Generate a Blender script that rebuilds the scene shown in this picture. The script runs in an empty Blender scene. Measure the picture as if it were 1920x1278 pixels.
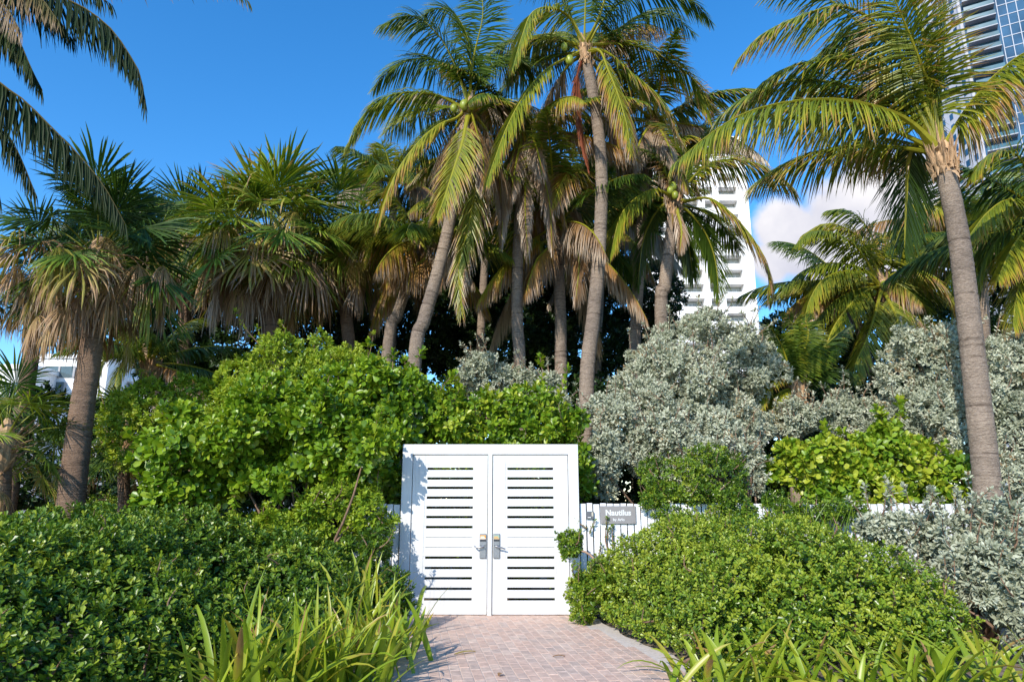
import bpy, math
import numpy as np
from mathutils import Vector
R = math.radians
S = bpy.context.scene
C = S.collection

# ------------------------------------------------------------------ camera
EYE, TILT, FPX = 1.6, 13.2, 1280.0
cd = bpy.data.cameras.new('camera'); cam = bpy.data.objects.new('camera', cd); C.objects.link(cam)
cam.location = (0, 0, EYE); cam.rotation_euler = (R(90 + TILT), 0, 0)
cd.lens = 24; cd.sensor_width = 36; cd.clip_end = 4000
S.camera = cam

# ------------------------------------------------------------------ world, sun, exposure
SUN_AZ, SUN_EL = 28, 32          # sun stands behind the camera, to the left
w = bpy.data.worlds.new("World"); S.world = w; w.use_nodes = True
nt = w.node_tree; nt.nodes.clear()
def wn(t, **k):
    n = nt.nodes.new(t)
    for a, b in k.items(): setattr(n, a, b)
    return n
def wmath(op, a, b=None, c=None, clamp=False):
    n = wn('ShaderNodeMath', operation=op, use_clamp=clamp)
    for i, v in enumerate((a, b, c)):
        if v is None: continue
        if isinstance(v, (int, float)): n.inputs[i].default_value = v
        else: nt.links.new(v, n.inputs[i])
    return n.outputs[0]
sky = wn('ShaderNodeTexSky', sky_type='NISHITA', sun_disc=False)
sky.sun_elevation = R(SUN_EL); sky.sun_rotation = R(180 + SUN_AZ)
sky.altitude = 0; sky.air_density = 1.0; sky.dust_density = 0.15; sky.ozone_density = 4.0
hs = wn('ShaderNodeHueSaturation'); hs.inputs['Saturation'].default_value = 1.28; hs.inputs['Value'].default_value = 1.2
nt.links.new(sky.outputs[0], hs.inputs['Color'])
# a few cumulus heaps low in the sky, by direction
def raydir(u, v):
    a = (u - 960) / FPX; b = -(v - 639) / FPX; t = R(TILT)
    d = Vector((a, math.cos(t) - b * math.sin(t), math.sin(t) + b * math.cos(t))); return d.normalized()
tc = wn('ShaderNodeTexCoord')
nz = wn('ShaderNodeTexNoise'); nz.inputs['Scale'].default_value = 9; nz.inputs['Detail'].default_value = 7; nz.inputs['Roughness'].default_value = 0.56
nt.links.new(tc.outputs['Generated'], nz.inputs['Vector'])
nz2 = wn('ShaderNodeTexNoise'); nz2.inputs['Scale'].default_value = 9; nz2.inputs['Detail'].default_value = 5
nt.links.new(tc.outputs['Generated'], nz2.inputs['Vector'])
dens = None
for (u, v, rad, k) in [(1470, 430, .055, 1.0), (1500, 460, .075, 1.0), (1590, 420, .085, 1.0), (1650, 370, .075, 1.0), (1740, 390, .11, 1.0), (1450, 490, .05, .9),
                       (1560, 510, .085, .8), (1690, 500, .09, .7), (1840, 420, .1, .9), (2150, 480, .2, 1.0)]:
    dn = wn('ShaderNodeVectorMath', operation='DISTANCE'); nt.links.new(tc.outputs['Generated'], dn.inputs[0]); dn.inputs[1].default_value = raydir(u, v)
    f = wmath('MULTIPLY', wmath('SUBTRACT', 1.0, wmath('DIVIDE', dn.outputs['Value'], rad), clamp=True), 1.45 * k)
    dens = f if dens is None else wmath('MAXIMUM', dens, f)
d2 = wmath('ADD', dens, wmath('MULTIPLY', wmath('SUBTRACT', nz.outputs['Fac'], 0.5), 1.25))
mask = wn('ShaderNodeMapRange', interpolation_type='SMOOTHSTEP'); mask.inputs['From Min'].default_value = .22; mask.inputs['From Max'].default_value = .66
nt.links.new(d2, mask.inputs['Value'])
gate_m = wmath('MULTIPLY', mask.outputs[0], wmath('MULTIPLY', dens, 6.0, clamp=True))
cr = wn('ShaderNodeValToRGB'); cr.color_ramp.elements[0].color = (2.9, 2.95, 3.45, 1); cr.color_ramp.elements[1].color = (4.3, 4.2, 4.35, 1)
cr.color_ramp.elements[0].position = .35; cr.color_ramp.elements[1].position = .62
nt.links.new(nz2.outputs['Fac'], cr.inputs[0])
mx = wn('ShaderNodeMix', data_type='RGBA'); nt.links.new(gate_m, mx.inputs[0]); nt.links.new(hs.outputs[0], mx.inputs[6]); nt.links.new(cr.outputs[0], mx.inputs[7])
bg = wn('ShaderNodeBackground'); bg.inputs[1].default_value = 0.15
nt.links.new(mx.outputs[2], bg.inputs[0])
wo = wn('ShaderNodeOutputWorld'); nt.links.new(bg.outputs[0], wo.inputs[0])

sl = bpy.data.lights.new('sun', 'SUN'); sl.energy = 3.5; sl.angle = R(0.5); sl.color = (1.0, .93, .82)
so = bpy.data.objects.new('sun', sl); C.objects.link(so)
sd = Vector((math.sin(R(SUN_AZ)) * math.cos(R(SUN_EL)), math.cos(R(SUN_AZ)) * math.cos(R(SUN_EL)), -math.sin(R(SUN_EL))))
so.rotation_euler = sd.to_track_quat('-Z', 'Y').to_euler(); so.location = (-20, -20, 30)
vs = S.view_settings; vs.view_transform = 'Standard'; vs.look = 'None'; vs.exposure = 0.66; vs.gamma = 1
S.cycles.max_bounces = 6; S.cycles.diffuse_bounces = 3; S.cycles.glossy_bounces = 2; S.cycles.transmission_bounces = 3
S.cycles.caustics_reflective = False; S.cycles.caustics_refractive = False

# ------------------------------------------------------------------ helpers
def at(u, v, Y):
    d = raydir(u, v); s = Y / d.y
    return np.array((d.x * s, Y, EYE + d.z * s))
def ground(u, v):
    d = raydir(u, v); s = -EYE / d.z
    return np.array((d.x * s, d.y * s, 0.0))
def nrm(v): return v / (np.linalg.norm(v, axis=-1, keepdims=True) + 1e-9)
ORG = {}
def tag(o, label=None, cat=None, group=None, kind=None):
    if label: o['label'] = label
    if cat: o['category'] = cat
    if group: o['group'] = group
    if kind: o['kind'] = kind
    return o
def thing(name, label, cat, loc, group=None):
    o = bpy.data.objects.new(name, None); C.objects.link(o); o.empty_display_size = .2
    o.location = [float(q) for q in loc]; ORG[o.name] = np.array(loc, float)
    return tag(o, label, cat, group)
class MB:
    def __init__(s): s.V = []; s.Q = []; s.T = []; s.n = 0
    def add(s, V, Q, t=0.5):
        V = np.asarray(V, float); Q = np.asarray(Q, int)
        s.V.append(V); s.Q.append(Q + s.n); s.n += len(V)
        s.T.append(np.broadcast_to(np.asarray(t, float), (len(V),)))
        return s
    def box(s, a, b, t=0.5):
        x0, y0, z0 = np.minimum(a, b); x1, y1, z1 = np.maximum(a, b)
        V = [(x0,y0,z0),(x1,y0,z0),(x1,y1,z0),(x0,y1,z0),(x0,y0,z1),(x1,y0,z1),(x1,y1,z1),(x0,y1,z1)]
        return s.add(V, [(0,3,2,1),(4,5,6,7),(0,1,5,4),(1,2,6,5),(2,3,7,6),(3,0,4,7)], t)
    def tube(s, P, r, n=8, t=0.5, cap=True, flat=1.0):
        P = np.asarray(P, float); m = len(P); r = np.broadcast_to(np.asarray(r, float), (m,))
        T = nrm(np.gradient(P, axis=0)); ref = np.array((0, 0, 1.)) if abs(T[0][2]) < .9 else np.array((1., 0, 0))
        U = np.zeros_like(P); u = nrm(np.cross(T[0], ref))
        for i in range(m):
            u = nrm(u - T[i] * np.dot(u, T[i])); U[i] = u
        W = np.cross(T, U); a = np.linspace(0, 2 * np.pi, n, endpoint=False)
        V = P[:, None] + r[:, None, None] * (U[:, None] * np.cos(a)[None, :, None] + flat * W[:, None] * np.sin(a)[None, :, None])
        V = V.reshape(-1, 3); i, j = np.meshgrid(np.arange(m - 1), np.arange(n), indexing='ij'); j2 = (j + 1) % n
        Q = np.stack([i * n + j, i * n + j2, (i + 1) * n + j2, (i + 1) * n + j], -1).reshape(-1, 4)
        tt = (t if len(t) == m * n else np.repeat(t, n)) if np.ndim(t) else t
        s.add(V, Q, tt)
        if cap:
            for k, o in ((0, 0), (m - 1, (m - 1) * n)):
                c = s.n; base = c - m * n if k == 0 else None
            # closed with tiny end rings
        return s
    def build(s, name, mat, parent=None, smooth=False):
        if not s.V: return None
        V = np.concatenate(s.V); Q = np.concatenate(s.Q); T = np.concatenate(s.T)
        o0 = ORG[parent.name] if parent is not None else np.zeros(3)
        me = bpy.data.meshes.new(name)
        me.vertices.add(len(V)); me.vertices.foreach_set('co', (V - o0).astype(np.float32).ravel())
        me.loops.add(Q.size); me.loops.foreach_set('vertex_index', Q.astype(np.int32).ravel())
        me.polygons.add(len(Q)); me.polygons.foreach_set('loop_start', np.arange(0, Q.size, 4, dtype=np.int32))
        me.polygons.foreach_set('use_smooth', np.full(len(Q), smooth))
        at_ = me.attributes.new('tint', 'FLOAT', 'POINT'); at_.data.foreach_set('value', T.astype(np.float32))
        me.update(calc_edges=True); me.materials.append(mat)
        o = bpy.data.objects.new(name, me); C.objects.link(o)
        if parent is not None: o.parent = parent
        ORG[o.name] = o0
        return o
def sphere(mb, c, r, t=.5, nu=10, nv=7):
    th = np.linspace(0, np.pi, nv + 1); ph = np.linspace(0, 2 * np.pi, nu, endpoint=False)
    V = np.array([[math.sin(a) * math.cos(b), math.sin(a) * math.sin(b), math.cos(a)] for a in th for b in ph]) * np.asarray(r) + np.asarray(c)
    Q = [(i * nu + j, (i + 1) * nu + j, (i + 1) * nu + (j + 1) % nu, i * nu + (j + 1) % nu) for i in range(nv) for j in range(nu)]
    mb.add(V, Q, t)
def spline(P, m):
    P = np.asarray(P, float)
    if len(P) == 2: return P[0] + (P[1] - P[0]) * np.linspace(0, 1, m)[:, None]
    E = np.vstack([2 * P[0] - P[1], P, 2 * P[-1] - P[-2]])
    L = np.r_[0, np.cumsum(np.linalg.norm(np.diff(P, axis=0), axis=1))]
    out = []
    for s in np.linspace(0, L[-1], m):
        i = min(np.searchsorted(L, s, side='right') - 1, len(P) - 2); t = (s - L[i]) / (L[i + 1] - L[i] + 1e-9)
        a, b, c, d = E[i:i + 4]
        out.append(.5 * (2 * b + (c - a) * t + (2 * a - 5 * b + 4 * c - d) * t * t + (3 * b - a - 3 * c + d) * t ** 3))
    return np.array(out)

# ------------------------------------------------------------------ materials
def mat(name):
    m = bpy.data.materials.new(name); m.use_nodes = True; n = m.node_tree; n.nodes.clear()
    out = n.nodes.new('ShaderNodeOutputMaterial'); p = n.nodes.new('ShaderNodeBsdfPrincipled')
    n.links.new(p.outputs[0], out.inputs[0]); return m, n, p, out
def ramp(n, stops, fac):
    r = n.nodes.new('ShaderNodeValToRGB'); e = r.color_ramp.elements
    while len(e) < len(stops): e.new(.5)
    for q, (pos, col) in zip(e, stops): q.position = pos; q.color = (*col, 1)
    n.links.new(fac, r.inputs[0]); return r.outputs[0]
def noise(n, scale, detail=4, rough=.55, stretch=None, coord='Object'):
    t = n.nodes.new('ShaderNodeTexCoord'); z = n.nodes.new('ShaderNodeTexNoise')
    z.inputs['Scale'].default_value = scale; z.inputs['Detail'].default_value = detail; z.inputs['Roughness'].default_value = rough
    if stretch:
        mp = n.nodes.new('ShaderNodeMapping'); mp.inputs['Scale'].default_value = stretch
        n.links.new(t.outputs[coord], mp.inputs[0]); n.links.new(mp.outputs[0], z.inputs[0])
    else: n.links.new(t.outputs[coord], z.inputs[0])
    return z.outputs['Fac']
def bump(n, p, h, dist=.02, st=.6):
    b = n.nodes.new('ShaderNodeBump'); b.inputs['Distance'].default_value = dist; b.inputs['Strength'].default_value = st
    n.links.new(h, b.inputs['Height']); n.links.new(b.outputs[0], p.inputs['Normal'])
def leafmat(name, stops, rough=.4, trans=.3, spec=.5, tcol=(1.25, 1.15, .6)):
    m, n, p, out = mat(name)
    a = n.nodes.new('ShaderNodeAttribute'); a.attribute_name = 'tint'
    c = ramp(n, stops, a.outputs['Fac'])
    n.links.new(c, p.inputs['Base Color']); p.inputs['Roughness'].default_value = rough; p.inputs['Specular IOR Level'].default_value = spec
    tr = n.nodes.new('ShaderNodeBsdfTranslucent'); mu = n.nodes.new('ShaderNodeMix'); mu.data_type = 'RGBA'; mu.blend_type = 'MULTIPLY'; mu.inputs[0].default_value = 1
    n.links.new(c, mu.inputs[6]); mu.inputs[7].default_value = (*tcol, 1); n.links.new(mu.outputs[2], tr.inputs[0])
    ms = n.nodes.new('ShaderNodeMixShader'); ms.inputs[0].default_value = trans
    n.links.new(p.outputs[0], ms.inputs[1]); n.links.new(tr.outputs[0], ms.inputs[2]); n.links.new(ms.outputs[0], out.inputs[0])
    return m
def plain(name, col, rough=.5, var=.0, scale=6, metal=0, bmp=0, stretch=None):
    m, n, p, out = mat(name)
    p.inputs['Roughness'].default_value = rough; p.inputs['Metallic'].default_value = metal
    if var:
        f = noise(n, scale, stretch=stretch); c = np.array(col)
        n.links.new(ramp(n, [(.3, tuple(c * (1 - var))), (.7, tuple(np.minimum(c * (1 + var), .95)))], f), p.inputs['Base Color'])
        if bmp: bump(n, p, f, bmp)
    else: p.inputs['Base Color'].default_value = (*col, 1)
    return m
M = {}
M['coco'] = leafmat('coconut_leaf', [(0, (.022, .052, .008)), (.30, (.075, .14, .016)), (.5, (.20, .25, .022)), (.62, (.40, .37, .03)), (.74, (.45, .24, .06)), (.86, (.32, .20, .11)), (1, (.47, .37, .27))], .38, .34, .5)
M['coco_shade'] = leafmat('coconut_leaf_shade', [(0, (.012, .026, .006)), (.3, (.03, .055, .010)), (.5, (.09, .09, .02)), (.75, (.22, .15, .07)), (1, (.36, .27, .18))], .6, .2, .25)  # coconut leaf with the upper-left fronds' shade put into its colour
M['red'] = leafmat('dead_red_leaf', [(0, (.22, .05, .02)), (1, (.36, .13, .06))], .6, .2, .3)
M['fan'] = leafmat('fan_leaf', [(0, (.018, .045, .010)), (.35, (.065, .135, .018)), (.55, (.22, .31, .025)), (.68, (.38, .34, .07)), (.80, (.44, .27, .13)), (.9, (.30, .19, .11)), (1, (.48, .36, .26))], .48, .28, .35)
M['hedge'] = leafmat('hedge_leaf', [(0, (.026, .066, .009)), (.45, (.072, .150, .012)), (.8, (.18, .28, .020)), (1, (.32, .38, .035))], .34, .22, .5)
M['broad'] = leafmat('broad_leaf', [(0, (.028, .075, .010)), (.45, (.125, .24, .014)), (.8, (.25, .38, .020)), (1, (.34, .42, .035))], .36, .30, .5)
M['bright'] = leafmat('bright_leaf', [(0, (.06, .14, .012)), (.45, (.14, .26, .016)), (.8, (.25, .37, .022)), (1, (.40, .45, .04))], .38, .30, .5)
M['fine'] = leafmat('fine_leaf', [(0, (.05, .11, .012)), (.45, (.18, .29, .020)), (.8, (.32, .43, .028)), (1, (.40, .46, .04))], .42, .30, .4)
M['silver'] = leafmat('silver_leaf', [(0, (.20, .22, .14)), (.4, (.39, .42, .30)), (.75, (.53, .55, .42)), (.96, (.66, .66, .51)), (1, (.36, .25, .13))], .55, .15, .4, (1.1, 1.1, .8))
M['dark'] = leafmat('dark_leaf', [(0, (.008, .022, .006)), (.6, (.022, .055, .010)), (1, (.05, .10, .018))], .45, .18, .4)  # very dark leaf colour, carrying part of the grove's shade
M['lily'] = leafmat('lily_leaf', [(0, (.04, .11, .012)), (.45, (.16, .27, .018)), (.75, (.33, .41, .028)), (.9, (.42, .36, .05)), (1, (.36, .20, .09))], .36, .32, .5)
M['twig'] = plain('twig', (.20, .12, .075), .8, .35, 20)
def bark(name, c0, c1, ring):
    m, n, p, out = mat(name); p.inputs['Roughness'].default_value = .85
    a = n.nodes.new('ShaderNodeAttribute'); a.attribute_name = 'tint'
    fa = noise(n, 7, 6, .7, (1, 1, 5)); fb = noise(n, 26, 5, .7, (1, 1, 2.2)); f2 = noise(n, 1.3, 4)
    mm = n.nodes.new('ShaderNodeMath'); mm.operation = 'MULTIPLY_ADD'; n.links.new(fb, mm.inputs[0]); mm.inputs[1].default_value = .55; m2 = n.nodes.new('ShaderNodeMath'); m2.operation = 'MULTIPLY'; n.links.new(fa, m2.inputs[0]); m2.inputs[1].default_value = .45; n.links.new(m2.outputs[0], mm.inputs[2]); f1 = mm.outputs[0]
    c = ramp(n, [(.34, c0), (.64, c1)], f1)
    x = n.nodes.new('ShaderNodeMix'); x.data_type = 'RGBA'; x.blend_type = 'MULTIPLY'; x.inputs[0].default_value = 1
    n.links.new(c, x.inputs[6]); n.links.new(ramp(n, [(.3, (.62, .62, .64)), (.65, (1, 1, 1))], f2), x.inputs[7])
    y = n.nodes.new('ShaderNodeMix'); y.data_type = 'RGBA'; y.blend_type = 'MULTIPLY'; y.inputs[0].default_value = 1
    n.links.new(x.outputs[2], y.inputs[6]); n.links.new(ramp(n, [(0, (.45, .42, .40)), (.35, (1, 1, 1))], a.outputs['Fac']), y.inputs[7])
    n.links.new(y.outputs[2], p.inputs['Base Color']); bump(n, p, f1, .05, 1.0); return m
M['cocobark'] = bark('coconut_bark', (.16, .115, .080), (.48, .375, .285), 1)
M['fanbark'] = bark('fan_bark', (.13, .078, .048), (.36, .23, .15), 1)
M['fibre'] = plain('crown_fibre', (.42, .27, .15), .9, .5, 14, bmp=.03, stretch=(1, 1, .25))
M['nut'] = plain('coconut_husk', (.26, .30, .03), .4, .25, 6)
m, n, p, out = mat('white_paint'); p.inputs['Roughness'].default_value = .4
f1 = noise(n, 5, 6, .6, (6, 6, .5)); f2 = noise(n, 2.2, 5, .6); mu = n.nodes.new('ShaderNodeMix'); mu.data_type = 'RGBA'; mu.blend_type = 'MULTIPLY'; mu.inputs[0].default_value = 1
n.links.new(ramp(n, [(.25, (.57, .565, .55)), (.5, (.655, .655, .655))], f1), mu.inputs[6]); n.links.new(ramp(n, [(.25, (.92, .915, .90)), (.55, (1, 1, 1))], f2), mu.inputs[7]); n.links.new(mu.outputs[2], p.inputs['Base Color']); bump(n, p, f1, .002, .3); M['white'] = m
M['fence'] = plain('fence_paint', (.76, .77, .79), .5, .06, 5, stretch=(3, 1, .6))
M['metal'] = plain('brushed_metal', (.34, .34, .35), .36, .12, 40, metal=.85)
M['lockdark'] = plain('lock_black', (.03, .03, .035), .4)
M['orange'] = plain('orange_label', (.75, .32, .05), .5)
M['paper'] = plain('white_label', (.8, .8, .78), .5)
M['greenlab'] = plain('green_label', (.28, .42, .32), .5)
M['signgrey'] = plain('sign_grey', (.25, .235, .23), .55, .06, 10)
M['dull'] = plain('reader_grey', (.11, .115, .125), .5)
M['tan'] = plain('tan_label', (.5, .45, .35), .5)

# ------------------------------------------------------------------ ground, path
def sheet(name, x0, y0, x1, y1, z, m):
    b = MB(); b.add([(x0, y0, z), (x1, y0, z), (x1, y1, z), (x0, y1, z)], [(0, 1, 2, 3)]); o = b.build(name, m); tag(o, kind='structure'); return o
m, n, p, out = mat('sandy_soil'); f = noise(n, 9, 8, .65); p.inputs['Roughness'].default_value = .95
n.links.new(ramp(n, [(.3, (.10, .075, .05)), (.55, (.22, .17, .12)), (.75, (.34, .28, .21))], f), p.inputs['Base Color']); bump(n, p, f, .03)
sheet('ground', -900, -200, 900, 1800, -.02, m)
# path outline: right edge flares towards the camera
PR = [(0.98, 10.34), (1.02, 9.6), (1.16, 8.9), (1.38, 8.1), (1.66, 7.0), (1.95, 6.0), (2.3, 5.0), (2.6, 3.0), (2.7, -3)]
def path_r(y): return np.interp(-y, [-q[1] for q in PR], [q[0] for q in PR])
def path_l(y): return np.interp(-y, [-10.34, -8, -6, 3], [-1.66, -1.35, -1.15, -1.1])
m, n, p, out = mat('joint_sand'); f = noise(n, 30, 4); p.inputs['Roughness'].default_value = .95
n.links.new(ramp(n, [(.3, (.50, .43, .38)), (.7, (.66, .58, .52))], f), p.inputs['Base Color'])
b = MB(); ys = np.linspace(10.9, -3, 60)
V = [];
for y in ys: V += [(path_l(min(y, 10.3)) - .05, y, 0.021), (path_r(min(y, 10.3)) + .20 + .03 * math.sin(y * 9) + .03 * math.sin(y * 4.1 + 1), y, 0.021)]
b.add(V, [(2 * i, 2 * i + 1, 2 * i + 3, 2 * i + 2) for i in range(len(ys) - 1)]); tag(b.build('path_sand_edge', m), kind='structure')
m, n, p, out = mat('brick_paver'); a = n.nodes.new('ShaderNodeAttribute'); a.attribute_name = 'tint'; f = noise(n, 14, 6, .6); p.inputs['Roughness'].default_value = .8
x = n.nodes.new('ShaderNodeMix'); x.data_type = 'RGBA'; x.blend_type = 'MULTIPLY'; x.inputs[0].default_value = 1
n.links.new(ramp(n, [(0, (.55, .42, .35)), (.35, (.62, .44, .35)), (.7, (.66, .45, .35)), (1, (.69, .52, .42))], a.outputs['Fac']), x.inputs[6])
n.links.new(ramp(n, [(.3, (.72, .72, .73)), (.62, (1, 1, 1))], f), x.inputs[7]); n.links.new(x.outputs[2], p.inputs['Base Color']); bump(n, p, f, .006)
rng = np.random.default_rng(4); b = MB(); ang = R(-81.5); ca, sa = math.cos(ang), math.sin(ang)
bl, bw, gp, ch = .20, .10, .0035, .003
for r_ in range(-60, 60):
    for c_ in range(-65, 30):
        cx = (c_ + .5 * (r_ % 2)) * bl; cy = r_ * bw + 1.0
        X = cx * ca - cy * sa - .6; Y = cx * sa + cy * ca
        if Y < -2.5 or Y > 10.62: continue
        yy = min(Y, 10.3)
        if X < path_l(yy) - (0 if yy < 10.2 else 0) or X > path_r(yy) - .04: continue
        hx, hy = bl / 2 - gp, bw / 2 - gp; z1 = .026 + rng.normal(0, .0009); V = []
        for (k, z) in ((0, .0), (0, z1 - ch), (ch, z1)):
            for sx, sy in ((-1, -1), (1, -1), (1, 1), (-1, 1)):
                lx, ly = cx + sx * (hx - k), cy + sy * (hy - k)
                V.append((lx * ca - ly * sa - .6, lx * sa + ly * ca, z))
        Q = [(8, 9, 10, 11)] + [(4 * q + i, 4 * q + (i + 1) % 4, 4 * q + 4 + (i + 1) % 4, 4 * q + 4 + i) for q in (0, 1) for i in range(4)]
        b.add(V, Q, rng.uniform(0, 1))
tag(b.build('brick_path', m), kind='structure')

# ------------------------------------------------------------------ gate
GY, GX0, GX1, GC, GH = 10.3, -1.63, .985, -.3225, 2.43
def gz(v): return GH * (1157 - v) / 325.0
def bev(o, wd=.004):
    q = o.modifiers.new('bevel', 'BEVEL'); q.width = wd; q.segments = 2; q.limit_method = 'ANGLE'; return o
gate = thing('double_gate', 'tall white double gate with slotted doors and lever locks ending the brick path', 'gate', (GC, GY, 0))
fw = .15
b = MB(); b.box((GX0, GY, 0), (GX0 + fw, GY + .16, GH)); b.box((GX1 - fw, GY, 0), (GX1, GY + .16, GH)); b.box((GX0 + fw, GY + .001, GH - fw), (GX1 - fw, GY + .159, GH))
bev(b.build('gate_frame', M['white'], gate))
b = MB(); b.box((GC - .031, GY - .004, .0), (GC + .031, GY + .15, GH - fw)); bev(b.build('mullion', M['white'], gate))
for sgn in (-1, 1):
    xa, xb = (GX0 + fw + .008, GC - .039) if sgn < 0 else (GC + .039, GX1 - fw - .008)
    y0, y1 = GY + .022, GY + .066; z0, z1 = .035, GH - fw - .008
    st = .185 if sgn > 0 else .185; top, bot = gz(872), gz(1134)
    b = MB(); b.box((xa, y0, z0), (xa + st, y1, z1)); b.box((xb - st, y0, z0), (xb, y1, z1))
    b.box((xa + st, y0, top), (xb - st, y1, z1)); b.box((xa + st, y0, z0), (xb - st, y1, bot))
    door = b.build('door', M['white'], gate); bev(door, .003)
    sx0, sx1 = xa + st, xb - st
    b = MB(); slots = [880, 899, 917, 936, 955, 973, 992, 1011, 1030, 1049, 1068, 1087, 1106, 1125]
    zs = [top] + [gz(q) for q in slots] + [bot]
    hgap = .017
    for i in range(len(zs) - 1):
        za = zs[i] - (0 if i == 0 else (hgap if i not in (8, 9) else .0025)); zb = zs[i + 1] + (0 if i == len(zs) - 2 else (hgap if i + 1 not in (8, 9) else .0025))
        b.box((sx0, y0 + .005, zb), (sx1, y1 - .005, za))
    # small closing pieces beside the slots
    b.box((sx0, y0 + .007, bot), (sx0 + .03, y1 - .007, top)); b.box((sx1 - .03, y0 + .007, bot), (sx1, y1 - .007, top))
    bev(b.build('slat_panel', M['white'], door), .0025)
    lx = xb - .06 if sgn < 0 else xa + .06
    b = MB(); b.box((lx - .047, y0 - .024, gz(1050)), (lx + .047, y0, gz(1004))); lk = bev(b.build('lock_plate', M['metal'], door), .006)
    b = MB(); b.box((lx - .040, y0 - .027, gz(1014.5)), (lx + .040, y0 - .0245, gz(1007))); b.build('lock_label', M['orange'] if sgn < 0 else M['greenlab'], door)
    b = MB(); b.box((lx - .036, y0 - .0285, gz(1011)), (lx + .024, y0 - .0272, gz(1009.4))); b.box((lx - .04, y0 - .0285, gz(1014)), (lx + .038, y0 - .0272, gz(1012.6))); b.build('label_print', M['paper'] if sgn < 0 else M['orange'], door)
    b = MB(); b.box((lx - .042, y0 - .027, gz(1018.6)), (lx + .042, y0 - .0245, gz(1015.2))); b.box((lx - .042, y0 - .0262, gz(1027)), (lx + .042, y0 - .0245, gz(1026))); b.build('key_slot', M['lockdark'], door)
    hz = gz(1028)
    b = MB(); b.tube([(lx, y0 - .024, hz), (lx, y0 - .07, hz)], .017, 12)
    dx = -1 if sgn < 0 else 1
    b.tube(spline([(lx - .012 * dx, y0 - .068, hz + .004), (lx + .03 * dx, y0 - .075, hz - .006), (lx + .09 * dx, y0 - .07, hz - .02 * (1 if sgn > 0 else .6)), (lx + .125 * dx, y0 - .062, hz - (.035 if sgn > 0 else -.012))], 10), np.linspace(.014, .010, 10), 10)
    b.build('lever_handle', M['metal'], door, True)
    b = MB()
    hx = xa - .004 if sgn < 0 else xb + .004
    for z in (.3, 1.2, 2.05): b.tube([(hx, GY + .018, z), (hx, GY + .018, z + .1)], .008, 8)
    b.build('hinge', M['metal'], door)

# ------------------------------------------------------------------ picket fences
def fence(x0, x1, label):
    t = thing('picket_fence', label, 'fence', (x0, GY + .09, 0)); rg = np.random.default_rng(int(abs(x0 * 100)))
    b = MB(); x = x0; 
    while x < x1:
        g = rg.uniform(.010, .022); d = rg.normal(0, .0025)
        b.box((x + g / 2, GY + .075 + d, .05), (min(x + .1, x1) - g / 2, GY + .097 + d, 1.565 + rg.normal(0, .006))); x += .1
    b.build('picket_panel', M['fence'], t)
    for z in (.35, 1.25):
        b = MB(); b.box((x0, GY + .103, z), (x1, GY + .145, z + .09)); b.build('rail', M['fence'], t)
    xx = x0 + .3
    while xx < x1:
        b = MB(); b.box((xx, GY + .147, 0), (xx + .09, GY + .237, 1.5)); b.build('fence_post', M['fence'], t); xx += 2.0
    return t
fence(-2.35, GX0 - .01, 'white picket fence left of the gate, mostly buried in green shrubs')
fence(GX1 + .01, 9.0, 'white picket fence right of the gate carrying the grey hotel sign')

def textmesh(s, size, offs, loc, mt, parent, name='lettering', sx=1.0):
    cu = bpy.data.curves.new('t', 'FONT'); cu.body = s; cu.size = size; cu.align_x = 'CENTER'; cu.align_y = 'CENTER'; cu.extrude = .002; cu.offset = offs
    o = bpy.data.objects.new('t', cu); C.objects.link(o); dg = bpy.context.evaluated_depsgraph_get()
    me = bpy.data.meshes.new_from_object(o.evaluated_get(dg)); bpy.data.objects.remove(o)
    q = bpy.data.objects.new(name, me); C.objects.link(q); me.materials.clear(); me.materials.append(mt)
    q.parent = parent; q.rotation_euler = (R(90), 0, 0); q.location = [float(v) for v in np.array(loc) - ORG[parent.name]]; q.scale = (sx, 1, 1)
    return q
a0 = at(1127, 981.5, GY + .03); a1 = at(1192, 948, GY + .03); cx = (a0[0] + a1[0]) / 2; cz = (a0[2] + a1[2]) / 2
sg = thing('fence_sign', 'grey rectangular sign reading Nautilus by Arlo fixed to the white picket fence', 'sign', (cx, GY + .06, a0[2]))
b = MB(); b.box((a0[0], GY + .045, a0[2]), (a1[0], GY + .062, a1[2])); bev(b.build('sign_board', M['signgrey'], sg), .003)
textmesh('Nautilus', .110, .0042, (cx, GY + .043, cz + .028), M['white'], sg, sx=1.02)
textmesh('by Arlo', .056, .0016, (cx + .005, GY + .043, cz - .068), M['white'], sg)
b = MB()
for sx in (-1, 1):
    for sz in (-1, 1): b.tube([(cx + sx * .225, GY + .046, cz + sz * .105), (cx + sx * .225, GY + .0425, cz + sz * .105)], .006, 8)
b.build('screw', M['metal'], sg)
a0 = at(1099.5, 972, GY + .03); a1 = at(1113.5, 958, GY + .03)
rd = thing('card_reader', 'small dark grey card reader box on the picket fence beside the gate', 'card reader', (a0[0], GY + .06, a0[2]))
b = MB(); b.box((a0[0], GY + .03, a0[2]), (a1[0], GY + .062, a1[2])); bev(b.build('reader_body', M['dull'], rd), .005)
b = MB(); b.box((a1[0] - .035, GY + .027, a1[2] - .07), (a1[0] - .012, GY + .0295, a1[2] - .012)); b.build('reader_window', M['tan'], rd)
b = MB(); b.box((a0[0] + .02, GY + .027, a0[2] + .014), (a0[0] + .065, GY + .0295, a0[2] + .024)); b.build('reader_label', M['paper'], rd)

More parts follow.
